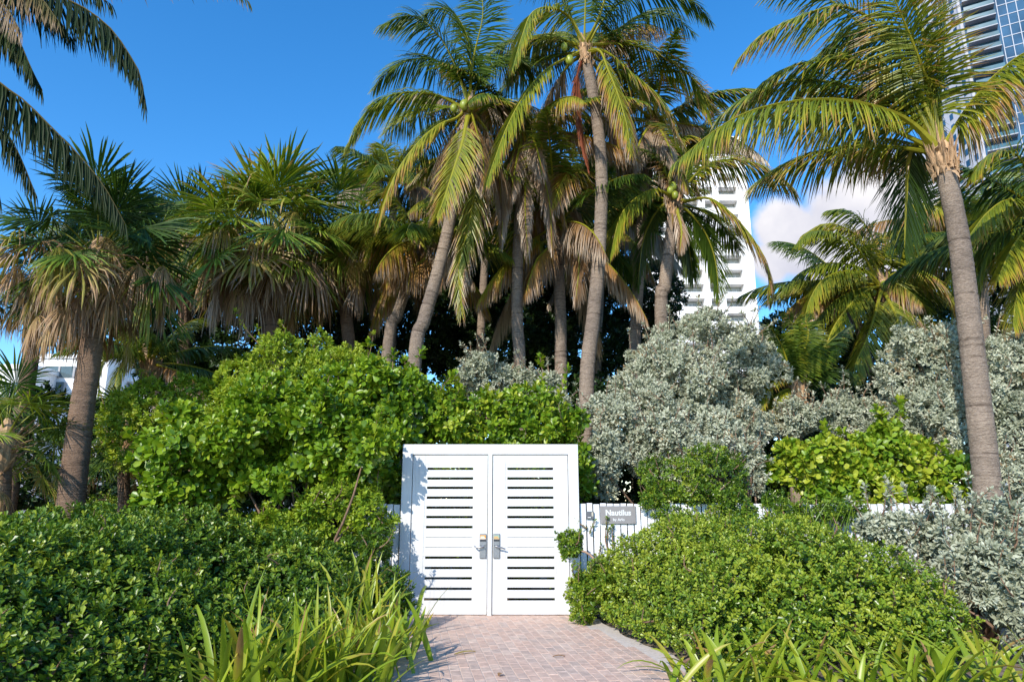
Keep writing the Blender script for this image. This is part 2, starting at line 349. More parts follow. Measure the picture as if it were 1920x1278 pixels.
# ------------------------------------------------------------------ buildings
M['wallwhite'] = plain('white_stucco', (.80, .79, .78), .8, .03, .3)
M['glass'] = plain('window_glass', (.10, .14, .15), .08, .3, .15)
M['hotelglass'] = plain('hotel_window', (.28, .31, .30), .25, .3, .4)
M['recess'] = plain('loggia_wall', (.36, .35, .35), .8)
M['curtain'] = plain('window_curtain', (.55, .58, .56), .8)
hy = 118.0
hR = at(1421, 580, hy)[0]; top = at(1390, 262, hy)[2]; hL = at(1222, 560, hy)[0]
hotel = thing('hotel_block', 'white hotel block with rows of recessed balconies rising behind the palms', 'building', ((hL + hR) / 2, hy, 0))
b = MB(); fl = 2.72; z = 0
cols = [(-2.1 - 3.4, -2.1), (-8.2, -6.6), (-13.2, -9.4), (-17.4, -14.4)]
floors = np.arange(3.0, top - 1.6, fl); xs = sorted([hL - hR] + [q for c in cols for q in c] + [0.0]); opens = [c for c in cols]
b.box((hL, hy + 2.0, 0), (hR, hy + 14, top))
for i in range(0, len(xs) - 1):
    c = (xs[i], xs[i + 1])
    if any(abs(c[0] - o[0]) < .01 and abs(c[1] - o[1]) < .01 for o in opens):
        zp = 0
        for zf in floors: b.box((hR + c[0], hy + .02, zp), (hR + c[1], hy + 1.998, zf)); zp = zf + 1.5
        b.box((hR + c[0], hy + .02, zp), (hR + c[1], hy + 1.998, top))
    else: b.box((hR + c[0], hy, 0), (hR + c[1], hy + 1.999, top))
b.build('wall', M['wallwhite'], hotel)
b = MB(); b.box((hL - .2, hy - .2, top + .002), (hR + .2, hy + 14.2, top + .6)); b.build('roof_parapet', M['wallwhite'], hotel)
for c in opens:
    for zf in floors:
        if zf < 20: continue
        b = MB(); b.box((hR + c[0] + .02, hy + 1.8, zf + .01), (hR + c[1] - .02, hy + 1.99, zf + 1.49)); wdw = b.build('window', M['hotelglass'], hotel)
        b = MB(); nn = max(2, int((c[1] - c[0]) / .8)); xx = np.linspace(c[0] + .1, c[1] - .1, nn + 1)
        for q in xx: b.box((hR + q - .04, hy + 1.7, zf + .01), (hR + q + .04, hy + 1.79, zf + 1.0))
        b.box((hR + c[0] + .02, hy + 1.72, zf + .96), (hR + c[1] - .02, hy + 1.78, zf + 1.04)); b.box((hR + c[0] + .1 , hy + 1.73, zf + .02), (hR + c[0] + (c[1] - c[0]) * .35, hy + 1.77, zf + .94))
        b.build('window_frame', M['curtain'], wdw)
# glass tower
M['towerwall'] = plain('tower_concrete', (.50, .50, .55), .8, .04, .1)
M['blueglass'] = plain('blue_glass', (.03, .09, .17), .06, .5, .12)
M['towerslab_shade'] = plain('balcony_concrete_shade', (.36, .38, .43), .8)  # whitish slabs dimmed to grey, the balconies' shade painted in
M['balglass'] = plain('balcony_glass', (.04, .12, .16), .1, .4, .2)
ty = 150.0; TX = at(1861, 390, ty)[0]; TH = 150.0
tw = thing('glass_tower', 'tall pale tower with small windows, angled balconies and dark blue glass at right', 'building', (TX + 12, ty + 8, 0))
b = MB(); b.box((TX, ty, 0), (TX + 14, ty + 14.5, TH)); b.box((TX - .35, ty - .35, 0), (TX + .35, ty - .002, TH)); b.build('wall', M['towerwall'], tw)
tf = 2.95; fz = np.arange(62, 136, tf)
for k, z in enumerate(fz[:25]):
    for j in range(4):
        yy = ty + 1.6 + j * 3.2
        b = MB(); b.box((TX - .08, yy, z), (TX - .002, yy + 1.25, z + 1.6)); b.build('window', M['blueglass'], tw)
# front: angled balconies then curtain wall
A0 = np.array((TX + .36, ty - .4, 0)); dirv = nrm(np.array((.86, -.50, 0))); nv = np.array((-.50, -.86, 0))
def slab(b, s0, s1, d0, d1, z0, z1):
    P = [A0 + dirv * s0 + nv * d0, A0 + dirv * s1 + nv * d0, A0 + dirv * s1 + nv * d1, A0 + dirv * s0 + nv * d1]
    V = [(*q[:2], z0) for q in P] + [(*q[:2], z1) for q in P]
    b.add(V, [(0, 3, 2, 1), (4, 5, 6, 7), (0, 1, 5, 4), (1, 2, 6, 5), (2, 3, 7, 6), (3, 0, 4, 7)])
b = MB(); slab(b, 0, 30, -8, -.01, 0, TH); b.build('glass_facade', M['blueglass'], tw)
for z in fz[:25]:
    b = MB(); slab(b, .2, 6.6, .0, 1.9, z - .12, z + .14); bal = b.build('balcony', M['towerslab_shade'], tw)
    b = MB(); slab(b, .3, 6.5, 1.82, 1.88, z + .15, z + 1.15); b.build('balustrade', M['balglass'], bal)
b = MB()
for z in fz: slab(b, 7.2, 30, .0, .10, z - .10, z + .10)
for s in np.arange(7.2, 30, 1.9): slab(b, s - .09, s + .09, .101, .2, 55, TH)
b.build('mullion_grid', plain('mullion_paint', (.28, .33, .42), .5), tw)
# low white buildings at the left
def lowhouse(u0, u1, vt, Y, D, label, wins, name='white_house', step=None):
    x0, x1 = at(u0, vt, Y)[0], at(u1, vt, Y)[0]; zt = at((u0 + u1) / 2, vt, Y)[2]
    t = thing(name, label, 'building', ((x0 + x1) / 2, Y, 0))
    b = MB(); b.box((x0, Y, 0), (x1, Y + D, zt)); b.build('wall', M['wallwhite'], t)
    b = MB(); b.box((x0 - .1, Y - .1, zt + .002), (x1 + .1, Y + D + .1, zt + .25)); b.build('parapet', M['wallwhite'], t)
    for (u, v, ww, hh) in wins:
        p0 = at(u, v, Y); b = MB(); b.box((p0[0] - ww / 2, Y - .05, p0[2] - hh / 2), (p0[0] + ww / 2, Y - .002, p0[2] + hh / 2)); wd = b.build('window', M['glass'], t)
        b = MB()
        for q in (-.5, 0, .5): b.box((p0[0] + q * ww - .05, Y - .08, p0[2] - hh / 2), (p0[0] + q * ww + .05, Y - .052, p0[2] + hh / 2))
        b.build('window_frame', M['recess'], wd)
    return t
lowhouse(-250, 60, 692, 34, 6, 'low white stucco house at the left edge behind the palm trunks', [(20, 735, .8, 1.0)])
lowhouse(62, 205, 672, 36, 8, 'taller white stucco house behind the left fan palm trunk', [(112, 697, 1.6, .6), (100, 735, 1.2, 1.1)])
lowhouse(207, 262, 716, 38, 8, 'white house with narrow slit windows right of the fan palm trunk', [(238, 736, .35, 1.1), (252, 738, .35, 1.1)])
lowhouse(266, 420, 735, 33, 6, 'low white wall building glimpsed above the green shrubs', [(330, 790, 1.0, .8)])

# ------------------------------------------------------------------ leaves
T2 = {'obov': np.array([(0,0,0),(.42,-.34,.10),(.80,-.5,.14),(1,0,0),(.80,.5,.14),(.42,.34,.10)]),
      'ell': np.array([(0,0,0),(.28,-.44,.12),(.68,-.44,.12),(1,0,-.08),(.68,.44,.12),(.28,.44,.12)])}
Q2 = np.array([(0,1,2,3),(0,3,4,5)])
T4 = np.array([(0,0,0),(.55,0,.05),(1,0,-.06),(.25,-.20,.06),(.58,-.46,.16),(.90,-.34,.12),(.25,.20,.06),(.58,.46,.16),(.90,.34,.12)])
Q4 = np.array([(0,3,4,1),(1,4,5,2),(0,1,7,6),(1,2,8,7)])
def leaves(mb, P, D, N, L, W, tint, kind):
    if kind == 'round': T, Q = T4, Q4
    else: T, Q = T2[kind], Q2
    X = np.cross(N, D); k = len(T)
    V = P[:, None] + D[:, None] * (T[None, :, :1] * L[:, None, None]) + X[:, None] * (T[None, :, 1:2] * W[:, None, None]) + N[:, None] * (T[None, :, 2:] * W[:, None, None])
    q = (Q[None] + (np.arange(len(P)) * k)[:, None, None]).reshape(-1, 4)
    mb.add(V.reshape(-1, 3), q, np.repeat(tint, k))
def frame(A):
    ref = np.where(np.abs(A[:, 2:]) < .9, np.array([[0, 0, 1.]]), np.array([[1., 0, 0]]))
    U = nrm(np.cross(A, ref)); return U, np.cross(A, U)
def rosettes(mb, P, A, rg, n, L, W, kind, tilt=(25, 95), tint=(.2, .8), young=.25):
    Mn = len(P)
    if not Mn: return
    U, Vv = frame(A); i = np.tile(np.arange(n), Mn); s = np.repeat(np.arange(Mn), n)
    az = i * 2.39996 + np.repeat(rg.uniform(0, 6.28, Mn), n) + rg.normal(0, .25, Mn * n)
    f = (i + .5) / n; tl = np.radians(tilt[0] + (tilt[1] - tilt[0]) * f + rg.normal(0, 10, Mn * n))
    D = nrm(A[s] * np.cos(tl)[:, None] + (U[s] * np.cos(az)[:, None] + Vv[s] * np.sin(az)[:, None]) * np.sin(tl)[:, None])
    N = nrm(A[s] - D * np.sum(A[s] * D, -1, keepdims=True) + rg.normal(0, .18, (Mn * n, 3))); N = nrm(N - D * np.sum(N * D, -1, keepdims=True))
    ln = L * rg.uniform(.7, 1.2, Mn * n) * (.62 + .38 * np.sqrt(f)) * np.repeat(rg.uniform(.8, 1.2, Mn), n)
    base = P[s] - A[s] * (f * L * .8)[:, None]
    pt = (np.sin(P @ np.array((2.1, 1.3, 2.9)) + rg.uniform(0, 6)) + np.sin(P @ np.array((-3.7, 2.2, 4.1)) + rg.uniform(0, 6)) + np.sin(P @ np.array((5.3, -6.1, 3.3)))) * .055
    tn = np.repeat(pt + rg.uniform(tint[0], tint[1], Mn), n) + rg.normal(0, .10, Mn * n) + young * (1 - f)
    leaves(mb, base, D, N, ln, ln * W * rg.uniform(.85, 1.15, Mn * n), np.clip(tn, 0, 1), kind)
def lump(d, rg_seed):
    rg = np.random.default_rng(rg_seed); o = np.zeros(len(d))
    for k in range(6):
        f = rg.normal(0, 2.6 + k * .5, 3); o += np.sin(d @ f + rg.uniform(0, 6.28)) / 6
    return o
def blob_shoots(blobs, dens, rg, depth=.18, sub=.5, subr=(.22, .42), up=.45):
    """points and axes on clumpy shrub surfaces made of ellipsoids and small clumps riding on them"""
    allb = []
    for (c, r) in blobs:
        c = np.array(c); r = np.array(r); allb.append((c, r * .86))
        ar = 4 * np.pi * ((r[0] * r[1]) ** 1.6 / 3 + (r[0] * r[2]) ** 1.6 / 3 + (r[1] * r[2]) ** 1.6 / 3) ** (1 / 1.6)
        k = int(ar * sub / .18)
        d = nrm(rg.normal(0, 1, (k, 3)))
        for q in d: 
            rr = rg.uniform(*subr) * min(1, r.min() * 1.6); allb.append((c + q * r * rg.uniform(.78, .98), np.array((rr, rr, rr * .85))))
    Ps, As = [], []
    for bi, (c, r) in enumerate(allb):
        ar = 4 * np.pi * ((r[0] * r[1]) ** 1.6 / 3 + (r[0] * r[2]) ** 1.6 / 3 + (r[1] * r[2]) ** 1.6 / 3) ** (1 / 1.6)
        k = int(ar * dens); d = nrm(rg.normal(0, 1, (k, 3)))
        rad = 1 + .32 * lump(d, int(rg.integers(1 << 30))) - np.abs(rg.normal(0, depth, k)) + (rg.random(k) < .05) * .12
        p = c + d * r * rad[:, None]; a = nrm(d / r + 0)
        keep = p[:, 2] > .05
        keep &= ~((a[:, 1] > .35) & (rg.random(k) < .72))            # thin out the far side
        for bj, (c2, r2) in enumerate(allb):
            if bj == bi: continue
            keep &= ~((((p - c2) / r2) ** 2).sum(-1) < .72)
        a = nrm(a + np.array((0, 0, up)) + rg.normal(0, .35, (k, 3)))
        Ps.append(p[keep]); As.append(a[keep])
    return np.concatenate(Ps), np.concatenate(As)
def stems(parent, base, tips, rg, r0=.035, m_='twig', nm='stem'):
    for t in tips:
        b0 = np.array(base) + rg.normal(0, .12, 3) * (1, 1, 0); t = np.array(t)
        mid = b0 * .45 + t * .55 + rg.normal(0, .12, 3); mid[2] = b0[2] * .4 + t[2] * .6
        mb = MB(); mb.tube(spline([b0, mid, t], 9), np.linspace(r0, r0 * .25, 9), 6); mb.build(nm, M[m_], parent, True)
def sprout(mb, mt, p0, p1, rg, L, W, kind, tint, n=14):
    """a shoot standing out of a shrub with leaves along its length"""
    P = spline([p0, (np.array(p0) + p1) / 2 + rg.normal(0, .04, 3), p1], 8); st = MB(); st.tube(P, np.linspace(.012, .004, 8), 5); st.build('stem', M['twig'], mt, True)
    d = nrm(np.array(p1) - p0); k = n
    f = np.sort(rg.uniform(.1, 1, k)); pos = np.array([P[min(7, int(q * 7.99))] for q in f])
    rosettes(mb, pos, nrm(np.tile(d, (k, 1)) + rg.normal(0, .3, (k, 3))), rg, 3, L, W, kind, (35, 85), tint)
    rosettes(mb, np.array([p1]), d[None], rg, 9, L, W, kind, (15, 85), tint)
def shrub(name, label, cat, spec, mt, L, W, kind, n, dens, seed, group=None, tint=(.2, .8), sprouts=(), depth=.18, sub=.5, subr=(.22, .42), up=.45, tilt=(25, 95), ns=7, young=.25, nsp=3, lsp=(.12, .34)):
    rg = np.random.default_rng(seed)
    blobs = [(at(u, v, Y), (rx, ry, rz)) for (u, v, Y, rx, ry, rz) in spec]
    c = np.mean([q[0] for q in blobs], 0); base = (c[0], c[1], 0)
    t = thing(name, label, cat, base, group)
    P, A = blob_shoots(blobs, dens, rg, depth, sub, subr, up)
    mb = MB(); rosettes(mb, P, A, rg, n, L, W, kind, tilt, tint, young)
    up_ = np.where((A[:, 2] > .25) & (A[:, 1] < .3))[0]
    for i in rg.choice(up_, min(len(up_), int(nsp * len(blobs))), False):
        sprout(mb, t, P[i] - A[i] * .1, P[i] + nrm(A[i] * .7 + np.array((0, 0, .5))) * rg.uniform(*lsp) * (L / .1) ** .5, rg, L * .9, W, kind, tint, 8)
    for (u0, v0, u1, v1, Y) in sprouts: sprout(mb, t, at(u0, v0, Y), at(u1, v1, Y), rg, L, W, kind, (min(.95, tint[0] + .2), min(1, tint[1] + .1)))
    tips = [q[0] + rg.normal(0, .3, 3) * q[1] for q in blobs for _ in range(max(1, ns // len(blobs)))]
    if ns: stems(t, base, tips, rg)
    mb.build('foliage', mt, t, kind == 'round')
    return t

# ------------------------------------------------------------------ hedges as clipped heights
def hedge(name, label, dist, box, H, wdt, seed, dens, L, W, mt, holes=(), n=7, tint=(.15, .75)):
    rg = np.random.default_rng(seed); x0, x1, y0, y1 = box
    f = rg.normal(0, 1, (10, 2)) * np.array([[1.2]] * 4 + [[3.0]] * 3 + [[6.0]] * 3); ph = rg.uniform(0, 6.28, 10); am = np.array([.045] * 4 + [.035] * 3 + [.022] * 3)
    def h(x, y):
        d = np.clip(dist(x, y) / wdt, 0, 1); z = H * np.sqrt(np.maximum(1 - (1 - d) ** 2.4, 0)) 
        z = z + (np.sin(np.stack([x, y], -1) @ f.T + ph) * am).sum(-1) * np.clip(d * 3, 0, 1)
        for (hx, hy, hr, hd) in holes: z = z - hd * np.exp(-(((x - hx) ** 2 + (y - hy) ** 2) / hr ** 2))
        return z
    k = int((x1 - x0) * (y1 - y0) * dens * 8); x = rg.uniform(x0, x1, k); y = rg.uniform(y0, y1, k); e = .03
    z = h(x, y); gx = (h(x + e, y) - h(x - e, y)) / (2 * e); gy = (h(x, y + e) - h(x, y - e)) / (2 * e)
    ar = np.sqrt(1 + gx ** 2 + gy ** 2); keep = (dist(x, y) > 0.005) & (rg.random(k) < np.minimum(ar, 8) / 8) & (z > .03)
    x, y, z, gx, gy = (q[keep] for q in (x, y, z, gx, gy))
    Nn = nrm(np.stack([-gx, -gy, np.ones_like(gx)], -1)); dp = np.abs(rg.normal(0, .07, len(x))) - .02 + (rg.random(len(x)) < .35) * rg.uniform(.05, .3, len(x))
    P = np.stack([x, y, z], -1) - Nn * dp[:, None]; ok = P[:, 2] > .02; P = P[ok]; Nn = Nn[ok]
    A = nrm(Nn * .8 + np.array((-.12, -.1, .55)) + rg.normal(0, .33, Nn.shape))
    c = np.array(((x0 + x1) / 2, (y0 + y1) / 2, 0)); t = thing(name, label, 'hedge', c)
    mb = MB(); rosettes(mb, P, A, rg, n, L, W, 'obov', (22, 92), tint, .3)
    for i in rg.choice(len(P), 70, False):
        sprout(mb, t, P[i] - Nn[i] * .05, P[i] + nrm(A[i] + np.array((0, 0, .6))) * rg.uniform(.08, .2), rg, L * .95, W, 'obov', (tint[0] + .2, min(1, tint[1] + .15)), 5)
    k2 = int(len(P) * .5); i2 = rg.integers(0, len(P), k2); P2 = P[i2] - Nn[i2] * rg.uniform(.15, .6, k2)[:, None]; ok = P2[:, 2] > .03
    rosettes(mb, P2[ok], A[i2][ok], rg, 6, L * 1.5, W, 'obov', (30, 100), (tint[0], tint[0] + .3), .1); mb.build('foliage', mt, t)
    for _ in range(20):
        i = rg.integers(len(P)); q = P[i] - Nn[i] * .1; b0 = np.array((q[0] + rg.normal(0, .15) - Nn[i][0] * .3, q[1] + .25 + rg.normal(0, .15), 0)); st = MB(); st.tube(spline([b0, (b0 + q) / 2 + rg.normal(0, .05, 3), q], 7), np.linspace(.02, .006, 7), 5); st.build('stem', M['twig'], t, True)
    return t
def lin(ax, ay, bx, by):
    d = np.array((bx - ax, by - ay)); d = d / np.linalg.norm(d); return lambda x, y: (x - ax) * -d[1] + (y - ay) * d[0]
dl = lin(-5, 2.2, -1.5, 8.15)
dA = lambda x, y: np.minimum(dl(x, y), np.minimum((-1.68 - x) * 1.3 + .0, (9.95 - y) * 2))
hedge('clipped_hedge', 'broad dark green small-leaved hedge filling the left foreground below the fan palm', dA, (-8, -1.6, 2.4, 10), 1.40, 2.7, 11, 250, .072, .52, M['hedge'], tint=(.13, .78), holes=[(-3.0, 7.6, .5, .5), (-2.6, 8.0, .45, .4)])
d1 = lin(1.72, 7.2, 0.90, 10.2)
dB = lambda x, y: np.minimum(np.minimum(-d1(x, y), (y - 6.95) * 1.0), np.minimum((10.25 - y) * 2, 4.6 - x))
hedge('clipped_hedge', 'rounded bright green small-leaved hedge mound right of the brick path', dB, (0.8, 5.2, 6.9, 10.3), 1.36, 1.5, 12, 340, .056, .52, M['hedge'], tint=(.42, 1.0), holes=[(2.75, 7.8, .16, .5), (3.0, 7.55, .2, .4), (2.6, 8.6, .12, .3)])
def dC(x, y): return np.minimum(np.minimum((x + 9.2) * 3, (-7.3 - x) * 3), np.minimum((y - 14) * 3, (15 - y) * 3))
hedge('boxed_hedge', 'small square-cut hedge in the distance right of the left fan palm trunk', dC, (-9.3, -7.2, 13.9, 15.1), 1.55, .5, 13, 160, .06, .5, M['hedge'], tint=(.3, .9))

# ------------------------------------------------------------------ shrubs
shrub('sea_grape_shrub', 'large dark green shrub with round paddle leaves leaning over the left side of the gate', 'shrub',
      [(560, 800, 10.9, 1.3, .8, .75), (400, 840, 10.4, .95, .7, .6), (705, 755, 11.4, .8, .7, .72), (655, 860, 10.55, .62, .5, .6), (330, 900, 10.1, .55, .45, .45), (770, 790, 11.2, .5, .5, .6), (690, 838, 9.6, .28, .25, .32), (520, 900, 9.7, .25, .2, .28)],
      M['broad'], .140, .62, 'round', 7, 66, 21, tint=(.2, .8), sub=.55, sprouts=[(760, 720, 792, 655, 11.2), (700, 700, 690, 640, 11.3), (820, 740, 850, 700, 11.2), (290, 870, 240, 810, 10.2), (440, 930, 430, 985, 9.7)])
shrub('fine_leaved_shrub', 'tall yellowish green fine-leaved shrub above the round-leaved one, below the fan palms', 'shrub',
      [(560, 725, 12.2, 1.3, .8, .72), (470, 775, 11.9, .9, .7, .7), (650, 715, 12.3, .75, .6, .55), (320, 760, 12.0, .6, .5, .5), (260, 790, 12.0, .5, .5, .6)],
      M['fine'], .085, .40, 'ell', 8, 140, 22, tint=(.3, .9), sprouts=[(500, 700, 482, 612, 12), (490, 650, 440, 580, 12), (590, 660, 600, 615, 12.1), (680, 690, 700, 622, 12), (550, 660, 545, 628, 12), (300, 740, 285, 705, 12)], sub=.7)
shrub('whorled_shrub', 'lower green shrub with star-shaped leaf whorls left of the gate, above the hedge', 'shrub',
      [(620, 960, 10.1, .62, .35, .5), (530, 985, 9.9, .5, .35, .3), (690, 960, 10.05, .32, .25, .45)], M['fine'], .085, .42, 'ell', 9, 170, 23, tint=(.3, .8), sprouts=[(560, 930, 540, 890, 9.9)])
shrub('glossy_shrub', 'dark glossy shrub pressed against the lower left edge of the white gate', 'shrub',
      [(690, 1060, 9.75, .36, .3, .5), (640, 1090, 9.4, .4, .3, .4), (718, 1020, 9.85, .18, .16, .4), (742, 1112, 9.15, .26, .25, .42)], M['hedge'], .075, .42, 'ell', 8, 220, 24, tint=(.1, .6), sprouts=[(715, 990, 722, 955, 9.9)])
shrub('sea_grape_shrub', 'light green round-leaved shrub showing above the top of the white gate', 'shrub',
      [(900, 800, 11.5, .75, .5, .5), (1010, 790, 11.4, .62, .5, .5), (850, 770, 11.7, .45, .45, .45), (950, 770, 11.6, .5, .4, .35), (1095, 890, 11.0, .2, .25, .42), (940, 880, 11.4, .9, .5, .5), (800, 960, 11.3, .7, .5, .7), (960, 1010, 11.4, .8, .5, .8), (1060, 1040, 11.3, .4, .4, .8)],
      M['bright'], .125, .6, 'round', 7, 80, 25, tint=(.15, .8), sprouts=[(1010, 760, 1012, 665, 11.4), (1040, 760, 1065, 690, 11.4), (870, 750, 850, 705, 11.5), (910, 770, 915, 725, 11.4)])
sil = dict(mt=M['silver'], L=.082, W=.42, kind='ell', n=8, dens=185, tint=(.2, .8), young=.15, sub=.75, subr=(.2, .44), tilt=(15, 85), nsp=12, lsp=(.2, .55), ns=9)
shrub('silver_shrub', 'big silver-grey shrub right of the gate below the white hotel', 'shrub',
      [(1275, 730, 12.9, 1.0, .8, .9), (1300, 640, 13.0, .62, .55, .62), (1385, 685, 13.0, .55, .6, .62), (1430, 680, 13.3, .4, .4, .55), (1185, 800, 12.3, .68, .6, .72), (1300, 850, 12.3, 1.0, .7, .7), (1395, 790, 12.8, .45, .5, .5), (1130, 870, 11.6, .35, .4, .5), (1210, 690, 12.9, .4, .4, .4)], seed=31, sprouts=[(1400, 640, 1425, 575, 12.9), (1300, 600, 1310, 555, 12.8), (1400, 650, 1455, 600, 12.9)], **sil)
shrub('silver_shrub', 'small silver shrub in the shade at the foot of the slender palm trunks', 'shrub',
      [(930, 715, 14.5, .8, .5, .5), (1020, 740, 14.2, .6, .5, .4), (890, 690, 14.6, .3, .3, .4)], seed=32, **sil)
shrub('silver_shrub', 'wide silver shrub behind the right leaning palm trunk at the right edge', 'shrub',
      [(1750, 690, 12.2, .75, .6, .6), (1870, 700, 12.2, .85, .7, .65), (1800, 800, 11.9, 1.0, .7, .75), (1900, 860, 11.5, .7, .6, .9), (1990, 760, 12, .8, .7, 1.0), (1700, 640, 12.1, .35, .35, .25)], seed=33, **sil)
shrub('silver_shrub', 'low silver shrub row behind the bright clusia, under the middle right palm', 'shrub',
      [(1480, 790, 13.2, .6, .5, .35), (1570, 780, 13.4, .55, .5, .35), (1640, 790, 13.0, .5, .5, .35)], seed=34, **sil)
sil2 = dict(sil); sil2.update(ns=18, tint=(.08, .6), L=.085, W=.46, dens=190, n=7)
shrub('silver_shrub', 'silver shrub with bare brown stems ending the right hedge, before the fence', 'shrub',
      [(1700, 1000, 8.9, .5, .4, .27), (1800, 1000, 8.6, .55, .4, .34), (1890, 1010, 8.3, .5, .4, .42), (1820, 1075, 8.0, .42, .35, .34), (1900, 1110, 7.7, .42, .38, .42), (1960, 1180, 7.5, .4, .35, .4), (1780, 1130, 7.9, .2, .2, .2), (1730, 1050, 8.9, .4, .3, .35), (1790, 1110, 8.6, .4, .3, .4)], seed=35, **sil2)
shrub('silver_shrub', 'narrow silver sprig bush between the dark drape and the bright clusia', 'shrub',
      [(1400, 870, 10.95, .3, .25, .4), (1345, 850, 11.0, .2, .2, .25)], seed=36, **sil)
shrub('clusia_shrub', 'bright lime green clusia with thick round leaves behind the right fence', 'shrub',
      [(1520, 880, 11.0, .62, .4, .5), (1670, 870, 11.0, .75, .45, .6), (1775, 900, 10.9, .42, .35, .45), (1600, 920, 10.85, .6, .35, .4)],
      M['bright'], .135, .66, 'round', 7, 80, 41, tint=(.35, .95), sprouts=[(1680, 810, 1690, 748, 11.0), (1660, 810, 1650, 770, 11), (1560, 830, 1545, 795, 11)], sub=.5)
shrub('draping_shrub', 'dark green small-leaved shrub draped over the fence right of the sign', 'shrub',
      [(1270, 905, 10.5, .62, .35, .42), (1340, 900, 10.55, .5, .35, .5), (1370, 945, 10.3, .4, .25, .25), (1230, 930, 10.35, .25, .2, .2), (1260, 965, 10.2, .35, .14, .16), (1350, 972, 10.2, .45, .14, .14)], M['hedge'], .055, .48, 'obov', 8, 330, 42, tint=(.2, .8), sub=.6)
shrub('draping_shrub', 'dark green small-leaved shrub on the fence below the lime clusia', 'shrub',
      [(1500, 960, 10.25, .35, .2, .2), (1580, 955, 10.2, .45, .22, .22), (1450, 940, 10.4, .25, .2, .2)], M['hedge'], .055, .48, 'obov', 8, 330, 43, tint=(.15, .65), sub=.6)
tt = shrub('tufted_shrub', 'small pruned green tuft on a bent bare branch in front of the right gate post', 'shrub',
      [(1068, 1020, 9.9, .21, .17, .22), (1088, 1105, 9.7, .24, .2, .26), (1125, 1085, 9.75, .25, .2, .3), (1095, 1150, 9.6, .18, .18, .16)], M['hedge'], .055, .48, 'obov', 8, 800, 44, tint=(.35, .9), sub=.3, ns=0)
b = MB(); b.tube(spline([at(1075, 1030, 9.9), at(1100, 1035, 9.85), at(1118, 1052, 9.8), at(1132, 1072, 9.7), at(1150, 1120, 9.6)], 12), np.linspace(.014, .022, 12), 7); b.build('bare_branch', plain('pruned_wood', (.34, .22, .15), .8, .3, 20), tt, True)
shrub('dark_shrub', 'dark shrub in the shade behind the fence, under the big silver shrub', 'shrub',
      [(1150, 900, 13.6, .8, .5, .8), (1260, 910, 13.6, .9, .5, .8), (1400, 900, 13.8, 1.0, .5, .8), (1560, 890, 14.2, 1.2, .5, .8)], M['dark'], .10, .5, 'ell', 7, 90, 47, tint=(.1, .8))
# vine sprigs on the pickets
rg = np.random.default_rng(9)
t = thing('climbing_vine', 'thin leafy vine sprigs climbing the pickets under the sign', 'vine', at(1150, 1040, GY) * (1, 1, 0)); mb = MB()
for (u0, v0, u1, v1) in [(1140, 1030, 1138, 970), (1150, 1025, 1148, 985), (1100, 990, 1078, 972), (1106, 1000, 1116, 975), (1126, 1060, 1127, 1020), (1165, 1025, 1168, 1000), (1140, 1010, 1143, 990)]:
    sprout(mb, t, at(u0, v0, GY + .03), at(u1, v1, GY + .02), rg, .05, .5, 'obov', (.4, .9), 7)
mb.build('foliage', M['hedge'], t)

# ------------------------------------------------------------------ lilies and grass blades
def blades(mb, base, n, rg, L, W, el=(45, 85), bend=(.5, 1.4), tint=(.3, .75), spread=.15, rows=8, azb=None):
    for _ in range(n):
        az = rg.uniform(0, 6.28) if azb is None else rg.normal(azb[0], azb[1]); e = R(rg.uniform(*el)); ln = L * rg.uniform(.6, 1.15)
        d = np.array((math.cos(az) * math.cos(e), math.sin(az) * math.cos(e), math.sin(e))); p = np.array(base, float) + np.array((rg.normal(0, spread), rg.normal(0, spread), 0))
        bd = rg.uniform(*bend) * ln; side = nrm(np.cross(d, (0, 0, 1.)) + rg.normal(0, .25, 3)); V = []; T = []; t0 = rg.uniform(*tint); dry = rg.random() < .16; w_ = W * rg.uniform(.7, 1.2)
        kink = rg.integers(4, rows) if rg.random() < .12 else 99
        for k in range(rows):
            f = k / (rows - 1); wd = w_ * (.55 + 1.1 * f - 1.62 * f ** 2.2) if f < 1 else .001
            wd = max(wd, .001); nn = np.cross(side, d)
            V += [p - side * wd * .5 + nn * wd * .18, p, p + side * wd * .5 + nn * wd * .18]
            tv = t0 + (.5 * f ** 2 if dry else .06 * f) ; T += [tv, min(1, tv + .08), tv]
            p = p + d * ln / (rows - 1); d = nrm(d + np.array((0, 0, -1.)) * bd / (rows - 1) * (.35 + 1.5 * f) * (5 if k == kink else 1))
        Q = [(3 * k + a, 3 * k + a + 1, 3 * k + a + 4, 3 * k + a + 3) for k in range(rows - 1) for a in (0, 1)]
        mb.add(V, Q, np.clip(T, 0, 1))
def lily(u, v, n, L, label, seed, grp='strap-leaved lilies along the path', **k):
    rg = np.random.default_rng(seed); g = ground(u, v); t = thing('spider_lily', label, 'lily plant', g, grp)
    mb = MB(); blades(mb, g, int(n * 1.45), rg, L * 1.12, .074, **k); mb.build('foliage', M['lily'], t, True)
for i, (u, v, n, L, lab) in enumerate([
    (470, 1345, 44, .9, 'leftmost strap-leaved lily clump fanning out in front of the dark hedge'),
    (560, 1320, 30, .75, 'strap-leaved lily clump right of the leftmost fan, at the bottom edge'),
    (640, 1300, 46, .72, 'dense strap-leaved lily clump in the middle of the left lily bed'),
    (685, 1268, 40, .66, 'strap-leaved lily clump spilling towards the brick path at the left'),
    (715, 1240, 32, .6, 'lily clump with drooping blades overhanging the left path edge'),
    (690, 1205, 30, .85, 'tall lily clump reaching up in front of the lower left gate frame'),
    (660, 1205, 16, 1.05, 'tall sparse lily with high arching blades against the dark hedge gap')]):
    lily(u, v, n, L, lab, 60 + i, el=(40, 86), bend=(.6, 1.7), tint=(.42, .78), spread=.2)
